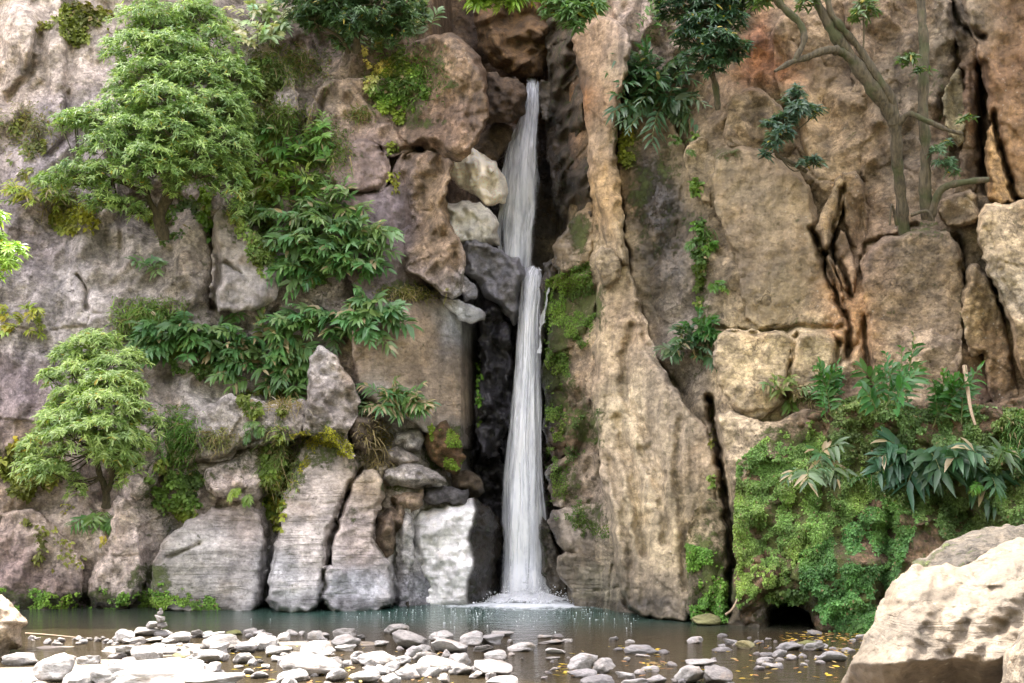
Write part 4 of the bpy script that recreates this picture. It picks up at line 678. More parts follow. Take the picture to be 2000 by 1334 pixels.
S = [  # x centre, base row, width, height, shape, tone, label
(42,1300,66,26,0,'pale','long white sunlit stone at the left edge below the cream boulder'),(107,1332,92,56,3,'pale','angular cream stone standing in the shallow stream at far left'),(30,1345,78,30,1,'pale','white stone cut by the lower left corner of the frame'),
(150,1345,60,36,2,'pale','white stone at the frame bottom beside the angular cream one'),(172,1301,46,24,5,'pale','small white stone between the angular cream one and the big white slab'),(244,1256,40,30,7,'pale','white rounded stone at the left end of the stone bank'),
(238,1241,22,12,4,'pale','small stone lying on top of the white one at the left end of the bank'),(290,1243,52,20,8,'pale','flat white stone under the left side of the cairn'),(318,1243,36,14,9,'grey','flat tan stone carrying the cairn'),
(300,1256,46,14,10,'pale','flat stone in front of the cairn base'),(352,1256,46,24,11,'pale','white oval stone just right of the cairn'),(334,1257,34,14,12,'pale','low white stone wedged in front of the oval one by the cairn'),
(282,1297,56,34,13,'pale','cream ridge stone behind the huge white slab'),(300,1350,215,56,3,'pale','huge flat white sunlit slab at the frame bottom left'),(220,1345,90,46,5,'pale','white slab piece at the left end of the huge white slab'),(351,1292,32,18,3,'moss','small yellow green mossy stone beside the huge white slab'),
(401,1296,66,28,0,'pale','smooth white oval stone right of the mossy yellow one'),(432,1276,78,36,1,'pale','large white stone in the middle of the left bank'),(418,1350,120,34,4,'pale','broad white stone along the frame bottom right of the huge slab'),
(387,1246,26,20,2,'pale','first of two white cobbles at the waterline right of the cairn'),(408,1248,24,18,9,'pale','second of two white cobbles at the waterline right of the cairn'),(456,1241,32,12,7,'moss','flat mossy stone at the waterline right of the two white cobbles'),(489,1238,30,13,3,'pale','flat topped white stone at the waterline left of centre'),
(482,1276,44,26,11,'grey','grey stone with a dark left face in the left bank'),(515,1272,52,34,2,'pale','white stone next to the grey dark faced one'),(545,1283,50,24,8,'pale','tilted white stone leaning in the left bank'),(570,1242,24,14,10,'pale','small grey white stone alone at the waterline'),
(618,1252,32,22,0,'pale','round white ball shaped stone at the waterline'),(672,1252,46,28,5,'pale','larger rounded stone right of the white ball shaped one'),(676,1265,56,26,12,'pale','broad white stone in front of the rounded waterline stone'),(675,1272,42,15,4,'pale','grey bottomed stone under the broad white one'),
(619,1292,70,40,1,'pale','big white stone behind the flat topped block in the bank'),(607,1322,118,46,10,'pale','big flat topped white block with a shaded front in the middle foreground'),(574,1332,60,26,7,'pale','white stone leaning on the left foot of the flat topped block'),(564,1301,46,26,3,'grey','grey white stone left of the flat topped block'),
(774,1239,48,22,0,'pale','oval stone perched on the big angular block'),(800,1270,78,40,3,'pale','big angular creased block left of the stream mouth'),(807,1284,34,26,13,'grey','dark brown angular stone leaning at the foot of the creased block'),(705,1249,18,12,2,'grey','small brown stone between the rounded stone and the creased block'),
(863,1252,48,22,7,'pale','low stone behind the pale pyramid stone'),(877,1277,70,30,6,'pale','pale pyramid shaped stone right of the creased block'),(921,1262,50,32,3,'grey','light brown upright stone at the waterline left of the fall reflection'),(962,1260,46,24,4,'grey','blue grey flat stone touching the light brown upright one'),
(982,1244,44,14,8,'pale','cream wedge stone behind the blue grey flat one'),(735,1302,72,30,9,'pale','long white stone with a hollow in the bank centre'),(832,1296,52,26,1,'pale','round pale stone below the pyramid shaped stone'),(856,1311,82,30,10,'pale','long grey white stone lying across below the round pale one'),
(900,1319,44,22,0,'pale','egg shaped white stone right of the long grey white one'),(962,1322,74,34,5,'pale','large smooth oval stone at the bottom centre'),(944,1274,40,18,2,'pale','small white triangular stone above the large smooth oval one'),(967,1289,44,22,3,'pale','angular cream stone behind the large smooth oval one'),
(1019,1273,54,20,6,'pale','low pyramid stone alone in the stream'),(715,1334,62,26,11,'pale','white flat stone at the bottom below the hollowed long one'),(765,1338,36,24,12,'pale','small white block at the bottom right of the flat stone'),(981,1340,66,22,9,'grey','brown flat stone cut by the frame bottom centre'),
(1065,1247,30,9,8,'pale','flat pale stone in the stream behind the low pair'),(1090,1246,22,9,1,'grey','small tan stone beside the flat pale one in the stream'),(1076,1259,50,12,10,'pale','wider flat stone in front of the small tan one'),(1108,1255,21,10,5,'pale','small white stone right of the wider flat one'),
(1085,1278,40,14,6,'pale','low white pyramid stone in open stream water'),(1080,1289,28,8,4,'pale','flat white stone just below the low white pyramid'),(1198,1251,20,10,2,'grey','small grey stone in the open stream above the tan hump'),(1230,1256,20,9,7,'pale','small white domed stone in the open stream'),
(1251,1278,64,19,0,'grey','tan humped stone in the middle of the stream'),(1295,1276,26,9,9,'grey','flat tan stone right of the tan hump'),(1207,1271,20,8,11,'grey','low dark stone left of the tan hump'),(1255,1283,28,7,3,'pale','flat white stone before the tan hump'),
(1136,1313,58,40,13,'grey','grey ridged stone leaning left of the white heart shaped one'),(1180,1316,44,38,1,'pale','upright white heart shaped stone in the stream'),(1137,1324,58,18,8,'grey','flat grey slab lying before the ridged stone'),(1166,1344,62,28,3,'grey','angular dark slab at the frame bottom below the heart shaped stone'),
(1221,1326,38,16,4,'pale','flat white stone right of the heart shaped one'),(1276,1342,50,26,10,'grey','dark rounded stone at the frame bottom right of centre'),(1240,1344,60,24,2,'grey','streaked grey stone at the frame bottom'),(1346,1336,58,38,0,'pale','large rounded pale stone at the frame bottom beneath a flat one'),
(1402,1338,54,42,5,'pale','large egg shaped stone with dark cracks at the frame bottom'),(1369,1301,60,16,8,'pale','flat grey white slab resting above two large rounded stones'),(1270,1312,36,14,3,'grey','dark stone beside the yellow leaves in the stream'),
(1357,1257,32,16,6,'grey','dark pointed stone in the stream before the mossy boulder'),(1410,1244,22,9,7,'grey','small dark stone right of the mossy boulder at the bank'),(1427,1260,28,14,4,'grey','grey stone left of the moss topped one'),(1455,1268,38,19,11,'moss','moss topped stone in the stream by the right bank'),
(1412,1273,40,10,1,'grey','flat grey stone in the stream by the right bank'),(1381,1222,62,24,9,'moss','mossy boulder at the foot of the right cliff crack'),(1590,1241,28,12,5,'pale','pale wedge stone in front of the cave'),(1540,1271,50,18,0,'grey','long light grey stone of the right shore cluster'),
(1589,1272,42,22,2,'grey','round light grey stone of the right shore cluster'),(1623,1293,54,24,1,'grey','large dark grey stone nearest the huge right boulder'),(1499,1283,34,11,8,'grey','flat stone at the left of the right shore cluster'),(1521,1284,28,18,13,'grey','angular brown stone of the right shore cluster'),
(1494,1294,34,13,6,'grey','tan rounded stone at the front of the right shore cluster'),(1522,1291,18,9,7,'pale','small white stone at the front of the right shore cluster'),(1633,1271,26,9,10,'grey','flat grey stone behind the large dark grey one'),(1680,1249,18,12,4,'grey','dark stone peeping out beside the huge right boulder'),
(1657,1274,28,10,12,'grey','low stone against the foot of the huge right boulder'),(1575,1262,60,12,9,'moss','low mossy log like stone among the leaves before the cave'),(1506,1306,36,14,3,'grey','dark wet stone in the small rapids')]
for i, (x, yb, ww, hh, mi, mt, lb) in enumerate(S):
    stone(x, yb, ww * 1.04, hh * 1.05, mi, mt, rz=RNG.uniform(-.25, .25) + (0 if i % 3 else math.pi), label=lb)
# cairn: four balanced stones
Dc = gz(1243) + .1
for x, yb, ww, hh, mi, nm in [(297,1228,24,14,0,'left stone of the pair at the cairn base'),(316,1229,22,13,1,'right stone of the pair at the cairn base'),(312,1216,22,14,4,'middle stone balanced on the cairn'),(313,1202,13,9,3,'small stone balanced near the top of the cairn'),(314,1194,6,6,2,'tiny pebble crowning the cairn')]:
    stone(x, yb, ww, hh, mi, 'pale', z=CAMH + (HZ - yb) / F * Dc, D=Dc, label=nm)
# the many smaller ones
LM = [(313,1215,'cairn'),(20,1240,'cream boulder'),(300,1320,'huge white slab'),(351,1285,'mossy yellow stone'),(432,1265,'largest left bank stone'),(618,1242,'white ball shaped stone'),(607,1305,'flat topped white block'),(800,1255,'creased angular block'),(877,1266,'pale pyramid stone'),
 (962,1310,'large oval stone'),(1251,1270,'tan humped stone'),(1180,1300,'heart shaped stone'),(1374,1318,'pair of large rounded stones'),(1455,1260,'moss topped stone'),(1381,1215,'mossy cliff foot boulder'),(1540,1262,'long light grey stone'),(1623,1283,'large dark grey stone'),(1590,1236,'pale wedge stone'),(107,1305,'angular cream stone'),(489,1232,'flat topped waterline stone'),(735,1288,'hollowed long stone'),(1019,1265,'low stream pyramid stone'),(515,1262,'dark faced grey stone')]
ORD = ['nearest', 'second nearest', 'third nearest', 'fourth nearest', 'fifth nearest', 'sixth nearest', 'seventh nearest', 'eighth nearest', 'ninth nearest', 'tenth nearest', 'eleventh nearest', 'twelfth nearest', 'thirteenth nearest', 'fourteenth nearest', 'fifteenth nearest', 'sixteenth nearest', 'seventeenth nearest', 'eighteenth nearest', 'nineteenth nearest', 'twentieth nearest', 'last'] + ['outermost'] * 20
SMALL = []
def name_small():
    g = {}
    for x, y, tone, o in SMALL:
        i = min(range(len(LM)), key=lambda i: (LM[i][0] - x) ** 2 + 4 * (LM[i][1] - y) ** 2); dx = x - LM[i][0]; dy = 2.2 * (y - LM[i][1])
        w_ = ('right of' if dx > 0 else 'left of') if abs(dx) > abs(dy) else ('in front of' if dy > 0 else 'behind')
        g.setdefault((i, w_), []).append((dx * dx + dy * dy, tone, o))
    for (i, w_), L_ in g.items():
        L_.sort(key=lambda a: a[0])
        for k, (d, tone, o) in enumerate(L_): o['label'] = f"small {tone} stone, {ORD[min(k, 21)]} {w_} the {LM[i][2]}"
def fill(n, xr, yr, sz, mats, grp, lbl, dens=None):
    k = 0; tries = 0
    while k < n and tries < n * 30:
        tries += 1; x = RNG.uniform(*xr); y = RNG.uniform(*yr)
        if dens and RNG.uniform() > dens(x, y): continue
        wd = RNG.uniform(sz[0], sz[1]) * (.6 + .6 * (y - 1220) / 110)
        mt = mats[int(RNG.integers(len(mats)))]; o = stone(x, y, wd, wd * RNG.uniform(.35, .7), int(RNG.integers(0, 14)), mt, rz=RNG.uniform(0, 6.28), label=lbl, group=grp); SMALL.append((x, y, mt, o)); k += 1
fill(165, (225, 900), (1240, 1345), (12, 46), ('pale', 'pale', 'grey'), 'small stones of the sunlit bank', 'small pale stone packed among the bigger stones of the left bank', lambda x, y: 1 if y > 1244 + 8 * math.sin(x / 50) else 0)
fill(26, (40, 240), (1246, 1262), (8, 26), ('pale', 'grey'), 'small stones of the driftwood strip', 'small pale stone in the low strip between cream boulder and cairn', None)
fill(30, (900, 1440), (1240, 1340), (7, 24), ('grey', 'grey', 'pale'), 'small stones scattered in the stream', 'small grey stone scattered in the shallow brown stream', lambda x, y: .3 + .7 * sm(1270, 1330, y))
fill(34, (1440, 1690), (1248, 1312), (8, 26), ('grey', 'grey', 'pale'), 'small stones of the right shore', 'small grey stone packed on the shore before the cave', None)
name_small()
ZB[:] = ZC
# ------------------------------------------------------------------ foliage builders
class Leaves:
    def __init__(s): s.b = []; s.d = []; s.n = []; s.L = []; s.W = []; s.c = []; s.dr = []
    def add(s, b, d, n, L, W, c, dr=.25):
        m = len(b); s.b.append(b); s.d.append(nrm(d)); s.n.append(n); s.L.append(np.broadcast_to(L, (m,))); s.W.append(np.broadcast_to(W, (m,))); s.c.append(np.broadcast_to(c, (m, 3))); s.dr.append(np.broadcast_to(dr, (m,)))
    def count(s): return sum(len(a) for a in s.b)
    def build(s, name, mat, parent=None, **k):
        b = np.concatenate(s.b); d = np.concatenate(s.d); n = np.concatenate(s.n); L = np.concatenate(s.L)[:, None]; W = np.concatenate(s.W)[:, None]; c = np.concatenate(s.c); dr = np.concatenate(s.dr)[:, None]
        sd = nrm(np.cross(d, n)); n = nrm(np.cross(sd, d)); out = []
        for u, v, f in ((0, 0, 0), (.3, -.5, .07), (.3, 0, 0), (.3, .5, .07), (.68, -.36, .05), (.68, 0, 0), (.68, .36, .05), (1, 0, 0)):
            p = b + d * L * u + sd * W * v + n * (W * abs(f) * 2.2); p[:, 2:] -= dr * L * u * u; out.append(p)
        V = np.stack(out, 1).reshape(-1, 3); m = len(b); o = (np.arange(m) * 8)[:, None]
        T = np.concatenate([o + [0, 1, 2], o + [0, 2, 3], o + [4, 7, 5], o + [5, 7, 6]]); Q = np.concatenate([o + [1, 4, 5, 2], o + [2, 5, 6, 3]])
        return mesh(name, V, Q, T, mat, parent, {'tint': np.repeat(c, 8, 0)}, **k)
def tube(pts, rad, seg=7, jit=0):
    pts = np.asarray(pts, float); n = len(pts); rad = np.broadcast_to(rad, (n,)); t = nrm(np.gradient(pts, axis=0)); up = np.array([.31, -.9, .2]); a = nrm(np.cross(t, up)); b = np.cross(t, a)
    th = np.linspace(0, 2 * np.pi, seg, endpoint=False); ring = a[:, None] * np.cos(th)[None, :, None] + b[:, None] * np.sin(th)[None, :, None]
    V = pts[:, None] + ring * rad[:, None, None]; V = V.reshape(-1, 3); q = []
    for i in range(n - 1):
        for j in range(seg): q.append((i * seg + j, i * seg + (j + 1) % seg, (i + 1) * seg + (j + 1) % seg, (i + 1) * seg + j))
    return V, np.array(q)
def curve(pts, n=10):
    pts = np.asarray(pts, float); m = len(pts); t = np.linspace(0, m - 1, n * (m - 1) + 1); out = []
    for x in t:
        i = min(int(x), m - 2); f = x - i; p0 = pts[max(i - 1, 0)]; p1 = pts[i]; p2 = pts[i + 1]; p3_ = pts[min(i + 2, m - 1)]
        out.append(.5 * ((2 * p1) + (-p0 + p2) * f + (2 * p0 - 5 * p1 + 4 * p2 - p3_) * f * f + (-p0 + 3 * p1 - 3 * p2 + p3_) * f ** 3))
    return np.array(out)
class Tubes:
    def __init__(s): s.V = []; s.Q = []; s.n = 0
    def add(s, pts, rad, seg=6):
        V, q = tube(pts, rad, seg); s.V.append(V); s.Q.append(q + s.n); s.n += len(V)
    def build(s, name, mat, parent, attrs=None): 
        V = np.concatenate(s.V); return mesh(name, V, np.concatenate(s.Q), None, mat, parent, {'tint': np.tile(attrs, (len(V), 1))} if attrs is not None else None)
def rosettes(Lv, C, N, n, L, W, col, th=(50, 100), dr=.3, var=.25):
    M = len(C); C = np.repeat(C, n, 0); N = nrm(np.repeat(N, n, 0)); r = RNG
    ph = r.uniform(0, 2 * np.pi, M * n); t = np.radians(r.uniform(th[0], th[1], M * n))
    a = nrm(np.cross(N, np.array([.3, .1, .95]) + 0 * N)); b = np.cross(N, a)
    d = (a * np.cos(ph)[:, None] + b * np.sin(ph)[:, None]) * np.sin(t)[:, None] + N * np.cos(t)[:, None]
    c = np.repeat(np.broadcast_to(col, (M, 3)), n, 0) * r.uniform(1 - var, 1 + var, (M * n, 1))
    yl = r.uniform(size=M * n) < .02; c = np.where(yl[:, None], [.35, .27, .03], c)
    k = r.uniform(.7, 1.15, M * n); Lv.add(C + r.normal(size=(M * n, 3)) * L * .12, d, N + .4 * r.normal(size=(M * n, 3)), L * k, W * k, c, dr)
def foot(x, y, D): return P(x, y, D)
def tree(name, label, trunks, pads, L=.19, W=.045, col=(.10, .17, .05), col2=(.16, .26, .08), dens=1.0, cat='tree', group=None, nro=11, limbs=True, th=(50, 100), base_pt=None, lm=None, shag=False):
    """trunks: polylines of (x, y, D, radius px); pads: (x, y, rx, ry, D, depth m) leaf masses, tied to the trunk by limbs"""
    b = trunks[0][0]; root = empty(name, P(b[0], b[1], b[2]), label=label, cat=cat, group=group)
    T = Tubes(); tips = []
    for tr in trunks:
        a = np.array(tr, float); q = curve(a, 6); T.add(P(q[:, 0], q[:, 1], q[:, 2]) + .05 * fbm(P(q[:, 0], q[:, 1], q[:, 2]) * 1.3, 4, 2)[:, None], np.maximum(q[:, 3] * (1.15 if name == 'bare_tree' else 1.0), .8) * (1 + .12 * RNG.normal(size=len(q)) * (len(q) > 8)) / F * q[:, 2], 9); tips += [a[-1], a[len(a) // 2]]
    T.build('trunk', M_BARK, root)
    Lv = Leaves(); B = Tubes(); col = np.array(col) * 1.1; col2 = np.array(col2) * 1.1
    if shag:                                    # broken, drooping masses between the main ones
        ex = []
        for (x, y, rx, ry, D, dd) in pads:
            for _ in range(3): ex.append((x + RNG.uniform(-1, 1) * rx, y + RNG.uniform(-.4, 1.5) * ry * 1.3, rx * RNG.uniform(.22, .5), ry * RNG.uniform(.7, 1.3), D + .25 + RNG.uniform(0, .4), dd * .5))
        pads = [(x + RNG.normal() * 6, y + RNG.normal() * 5, rx, ry * RNG.uniform(1.1, 1.5), D, dd) for (x, y, rx, ry, D, dd) in pads] + ex
    for (x, y, rx, ry, D, dd) in pads:
        k = D / F; tp = min(tips, key=lambda a: (a[0] - x) ** 2 + (a[1] - y) ** 2); p0 = P(tp[0], tp[1], tp[2]); p1 = P(x, y + ry * .2, D)
        if limbs:
            mid = (p0 + p1) / 2 + np.array([0, 0, -.1 * np.linalg.norm(p1 - p0)]) + RNG.normal(size=3) * .12
            B.add(curve([p0, mid, p1], 5), np.linspace(max(1.6, tp[3] * .35), .9, 11) * k, 5)
        M = max(6, int(dens * rx * ry * RNG.uniform(.05, .105))); u = nrm(RNG.normal(size=(M, 3))); u[:, 2] = np.where(RNG.uniform(size=M) < .72, np.abs(u[:, 2]), u[:, 2]); rr = RNG.uniform(.45, 1.0, M) ** .6
        nz = 1 + .35 * fbm(u * 2.5 + x, 7, 2); o = u * (rr * nz)[:, None] * np.array([rx * k, dd, ry * k]); o[:, 2] -= (.45 * ry * k if shag else 0) * (u[:, 0] * rr) ** 2; C = P(x, y, D) + o
        if limbs:
            for j in range(0, M, max(1, M // 7)): B.add(np.array([p1, (p1 + C[j]) / 2 + [0, 0, .03], C[j]]), np.array([.9, .7, .4]) * k, 4)
        N = u * .6 + np.array([0, -.35, .75]); f = RNG.uniform(0, 1, M)[:, None] ** 1.3
        rosettes(Lv, C, N, nro, L, W, col * (1 - f) + col2 * f, th)
    if B.n: B.build('branch', M_BARK, root)
    Lv.build('crown', lm or M_LEAF, root); return root
def shoots(Lv, St, base_, dirs, lens, nl, L, W, col, grav=.9, two=True, tip=None, var=.2, var2=.12, dead=.0):
    """arching leafy shoots: leaves in two ranks along each stem"""
    for b, d, ln in zip(base_, dirs, lens):
        d = nrm(np.asarray(d, float)); n = 9; pts = [b]; p = b.copy(); v = d.copy()
        for i in range(n): v = nrm(v + np.array([0, 0, -grav * .12 * (i / n + .3)])); p = p + v * ln / n; pts.append(p)
        pts = np.array(pts); St.add(pts, np.linspace(.016, .006, n + 1) * (ln / 1.2) ** .5, 5)
        t = np.linspace(.18, 1.0, nl); q = np.stack([np.interp(t, np.linspace(0, 1, n + 1), pts[:, k]) for k in range(3)], -1); tg = nrm(np.stack([np.interp(t, np.linspace(0, 1, n + 1), np.gradient(pts[:, k])) for k in range(3)], -1))
        upn = nrm(np.array([RNG.normal() * .25, -.75, .65])); side = nrm(np.cross(tg, upn)); sg = np.where(np.arange(nl) % 2 == 0, 1, -1)[:, None]
        sp = (1.05 - .75 * t)[:, None]; dd = tg * .55 + side * sg * sp + RNG.normal(size=(nl, 3)) * .10
        ls = RNG.uniform(.62, 1.2)
        c = np.array(col) * np.array([RNG.uniform(.85, 1.4), 1.0, RNG.uniform(.7, 1.1)]) * 1.25 * RNG.uniform(1 - var, 1 + var) * RNG.uniform(1 - var2, 1 + var2, (nl, 1))
        if dead: c = np.where(RNG.uniform(size=(nl, 1)) < dead, [.34, .27, .16], c)
        k = (.75 + .5 * np.sin(np.pi * np.clip(t, 0, .95))) * RNG.uniform(.85, 1.1, nl); Lv.add(q, dd, np.tile(upn, (nl, 1)) + RNG.normal(size=(nl, 3)) * .35, L * k * ls, W * k * ls, c, RNG.uniform(.15, .5, nl))
M_STEM = leaf_material('stem', .6, .0)
def ginger(label, x, y, rx, ry, n, L=.38, W=.125, ln=1.1, nl=12, col=(.075, .16, .06), up=.45, D=None, name='ginger_plant', group=None, dead=.03, spread=1.0, grav=1.0, cat='plant', upright=False, fan=None):
    n = int(n * 2.1) if name == 'ginger_plant' and not upright else n; px = x + rx * RNG.uniform(-1, 1, n) * .8; py = y + ry * RNG.uniform(-1, 1, n) * .8
    D0 = zat(px, py) - .08 if D is None else np.full(n, D) + RNG.uniform(-.2, .2, n)
    root = empty(name, P(x, y, float(np.median(D0))), label=label, cat=cat, group=group); Lv = Leaves(); St = Tubes()
    b = P(px, py, D0); bx = (px - x) / max(rx, 1)
    if upright: d = np.stack([RNG.normal(size=n) * .22, -.25 + RNG.normal(size=n) * .15, np.ones(n)], -1)
    else: d = np.stack([bx * .9 * spread + RNG.normal(size=n) * .35, -.75 + RNG.normal(size=n) * .2, up + RNG.normal(size=n) * .35], -1)
    shoots(Lv, St, b, d, ln * RNG.uniform(.65, 1.15, n), nl, L, W, col, grav, dead=dead)
    St.build('stem', M_STEM, root, np.array([.13, .15, .05])); Lv.build('foliage', M_LEAF, root); return root
def grass(label, x, y, rx, ry, n, L=.3, col=(.12, .17, .04), dry=.25, name='grass_tuft', cat='grass tuft', group=None, w_=.03, fall_=.5):
    px = x + rx * np.clip(RNG.normal(size=n) * .55, -1.2, 1.2); py = y + ry * np.clip(RNG.normal(size=n) * .55, -1.2, 1.2); b = P(px, py, zat(px, py) - .02)
    d = np.stack([RNG.normal(size=n) * .5, -.6 + RNG.normal(size=n) * .3, .7 + RNG.normal(size=n) * .5], -1)
    c = np.array(col) * RNG.uniform(.65, 1.35, (n, 1)); c = np.where(RNG.uniform(size=(n, 1)) < dry, [.30, .24, .12], c)
    Lv = Leaves(); Lv.add(b, d, RNG.normal(size=(n, 3)) + [0, -.5, .3], L * RNG.uniform(.5, 1.2, n), w_, c, fall_ + RNG.uniform(0, .6, n))
    return tag(Lv.build(name, M_LEAF_DULL, None), label, cat, group)
def creeper(label, x, y, rx, ry, n, L=.12, col=(.09, .15, .03), name='creeper', cat='creeper', group=None, hang=.3, th=.13, stuff=False, poly=None, wid=.75, dead=.03, thr=-.05):
    if poly is None: px = x + rx * RNG.uniform(-1, 1, n * 2); py = y + ry * RNG.uniform(-1, 1, n * 2); e = np.hypot((px - x) / rx, (py - y) / ry) < 1
    else:
        a = np.array(poly); px = RNG.uniform(a[:, 0].min(), a[:, 0].max(), n * 2); py = RNG.uniform(a[:, 1].min(), a[:, 1].max(), n * 2); e = inside(px, py, poly)
    q = np.stack([px / 26, py / 26, 0 * px], -1); nn = fbm(q, 55, 4, .6); edge = 0 if poly is not None else .55 * sm(.55, 1, np.hypot((px - x) / rx, (py - y) / ry))
    k = e & (nn > thr + edge) & (px > -40) & (px < 2040)
    px, py, nn = px[k], py[k], nn[k]; m = len(px); b = P(px, py, zat(px, py) - RNG.uniform(.0, 1, m) ** 2 * th * (1 + 1.5 * np.clip(nn, 0, 1)))
    d = np.stack([RNG.normal(size=m) * .8, -.45 + RNG.normal(size=m) * .4, -hang + RNG.normal(size=m) * .7], -1)
    nrmv = np.stack([RNG.normal(size=m) * .45, -.7 + RNG.normal(size=m) * .3, .6 + RNG.normal(size=m) * .4], -1)
    cl = fbm(np.stack([px / 34, py / 34, 0 * px + 4], -1), 12, 3); c = np.array(col) * 1.2 * (1 + (.55 if stuff else .9) * cl[:, None]) * RNG.uniform(.6, 1.4, (m, 1)); yel = sm(-.2, .5, fbm(np.stack([px / 60, py / 60, 0 * px + 8], -1), 13, 2))[:, None]; c = c * (1 + yel * np.array([.5, .1, -.25]) * (.45 if stuff else 1))
    c = np.where(RNG.uniform(size=(m, 1)) < dead, [.26, .20, .10], np.clip(c, .004, 1)); s_ = L * RNG.uniform(.6, 1.3, m)
    Lv = Leaves(); Lv.add(b, d, nrmv, s_, s_ * wid, c, .2); o = Lv.build(name, M_LEAF_DULL, None)
    return tag(o, label, None if stuff else cat, group, 'stuff' if stuff else None)
# ------------------------------------------------------------------ trees
LG = dict(col=(.12, .21, .065), col2=(.36, .47, .17), L=.165, W=.032, nro=12, shag=True)
tree('leafy_tree', 'large pale green leafy tree growing out of the upper left cliff', [[(318,470,31.2,13),(312,420,30.9,11),(330,375,30.6,9),(345,320,30.3,6)],[(315,425,30.9,8),(290,390,30.6,6),(280,330,30.2,4)],[(330,375,30.6,7),(380,330,30.4,5),(420,240,30.3,3)],[(345,320,30.3,6),(330,220,30,4),(300,110,30,2)],[(280,375,30.6,5),(220,350,30.2,4),(160,345,30,2)]],
 [(300,45,80,34,30.4,.9),(385,30,60,26,30.6,.8),(260,95,58,30,30.1,.8),(345,95,72,30,30.0,.9),(430,85,42,26,30.5,.7),(290,150,72,30,29.8,.9),(380,150,70,28,29.9,.9),(455,150,42,28,30.3,.7),(245,200,55,22,30.2,.7),(330,205,75,26,29.5,.9),(420,215,66,26,29.8,.8),(360,232,70,26,29.3,.8),(465,215,34,22,30.2,.6),
  (190,240,72,22,29.7,.7),(260,255,66,26,29.3,.8),(340,262,60,22,29.1,.8),(430,268,56,22,29.6,.7),(150,225,44,14,30,.5),(225,290,60,20,29.5,.7),(300,300,52,20,29.2,.7),(395,300,60,20,29.4,.7),(460,300,40,30,30.2,.6),(150,335,56,15,29.8,.6),(225,338,60,18,29.5,.6),(310,335,52,18,29.3,.6),(390,345,56,20,29.6,.6),(445,360,36,24,30.1,.5),
  (215,390,46,14,30,.5),(250,400,32,12,30.1,.4),(470,250,24,40,30.5,.5),(105,352,40,12,30.2,.4)], dens=1.15, **LG)
tree('leafy_tree', 'pale green leafy tree leaning over the lower left cliff', [[(208,990,29.6,9),(205,965,29.4,8),(196,930,29.0,6),(190,880,28.7,4)],[(205,965,29.4,6),(218,935,29.1,5),(225,880,28.8,3)]],
 [(185,675,58,20,28.9,.6),(225,700,48,18,28.6,.6),(160,705,30,14,28.9,.4),(150,735,54,16,28.6,.6),(215,745,58,20,28.2,.7),(270,745,26,14,28.6,.4),(145,775,44,16,28.6,.5),(205,790,66,20,28.0,.7),(270,800,34,18,28.5,.5),(130,820,60,20,28.2,.6),(200,830,62,22,27.8,.7),(255,850,34,20,28.3,.5),(95,855,48,20,28.4,.5),(160,865,60,20,27.9,.6),(225,880,44,18,28.2,.5),(75,905,38,22,28.6,.5),(110,920,40,20,28.4,.5),(250,895,26,22,28.6,.4)],
 L=.18, W=.036, shag=True, col=(.17, .26, .08), col2=(.40, .50, .18), dens=1.15)
DG = dict(col=(.035, .075, .03), col2=(.09, .16, .06), L=.19, W=.04, shag=True)
tree('leafy_tree', 'dark green leafy tree on the cliff ledge at the top between bush and gorge', [[(690,100,31.6,8),(695,75,31.3,7),(680,50,31.1,5),(640,30,31,3)],[(696,105,31.5,7),(700,60,31.2,6),(730,25,31,4)],[(680,105,31.6,5),(665,75,31.3,4),(620,50,31,2)]],
 [(610,15,44,22,31,.7),(665,5,50,22,30.7,.7),(730,10,56,24,30.6,.8),(700,40,46,16,30.6,.6),(620,42,42,14,30.9,.5),(745,45,30,16,30.8,.5),(780,30,30,16,30.9,.5),(690,62,40,10,30.9,.4),(590,-20,60,24,31,.7),(690,-30,80,26,31,.8),(800,-5,26,18,31,.5)], dens=1.1, **DG)
tree('leafy_tree', 'dark leafy tree crowded by broad leaved plants at the top of the right pillar', [[(1402,215,27.3,6),(1398,170,27.2,6),(1388,130,27,5),(1400,80,26.8,4)],[(1388,130,27,4),(1370,90,26.8,3)]],
 [(1330,20,44,22,27,.7),(1390,15,50,24,26.6,.8),(1440,5,50,26,26.8,.7),(1370,52,46,20,26.4,.6),(1425,45,36,16,26.5,.5),(1340,75,30,16,26.7,.5),(1400,85,46,20,26.2,.6),(1370,115,40,18,26.4,.5),(1430,100,32,16,26.4,.5),(1320,-25,60,24,27,.7),(1420,-30,90,30,27,.9),(1395,130,26,12,26.5,.4),(1500,-20,40,20,27,.5)], dens=1.15, col=(.022, .055, .03), col2=(.06, .12, .055), L=.2, W=.05)
tree('small_tree', 'small blue green leaved sapling sprouting between blocks of the right cliff', [[(1575,335,26.4,4),(1540,315,26.1,4),(1515,295,25.9,3),(1530,250,25.8,2)]],
 [(1545,195,20,12,25.8,.3),(1560,215,24,12,25.7,.3),(1595,218,16,8,25.9,.25),(1530,238,24,12,25.7,.3),(1500,250,14,9,25.8,.25),(1525,262,22,10,25.6,.3),(1510,282,14,7,25.7,.2),(1558,180,12,8,25.8,.2),(1490,305,10,6,25.9,.15),(1590,315,14,8,26,.2),(1565,322,8,6,26,.15)], dens=1.3, col=(.04, .085, .06), col2=(.11, .17, .12), L=.2, W=.05)
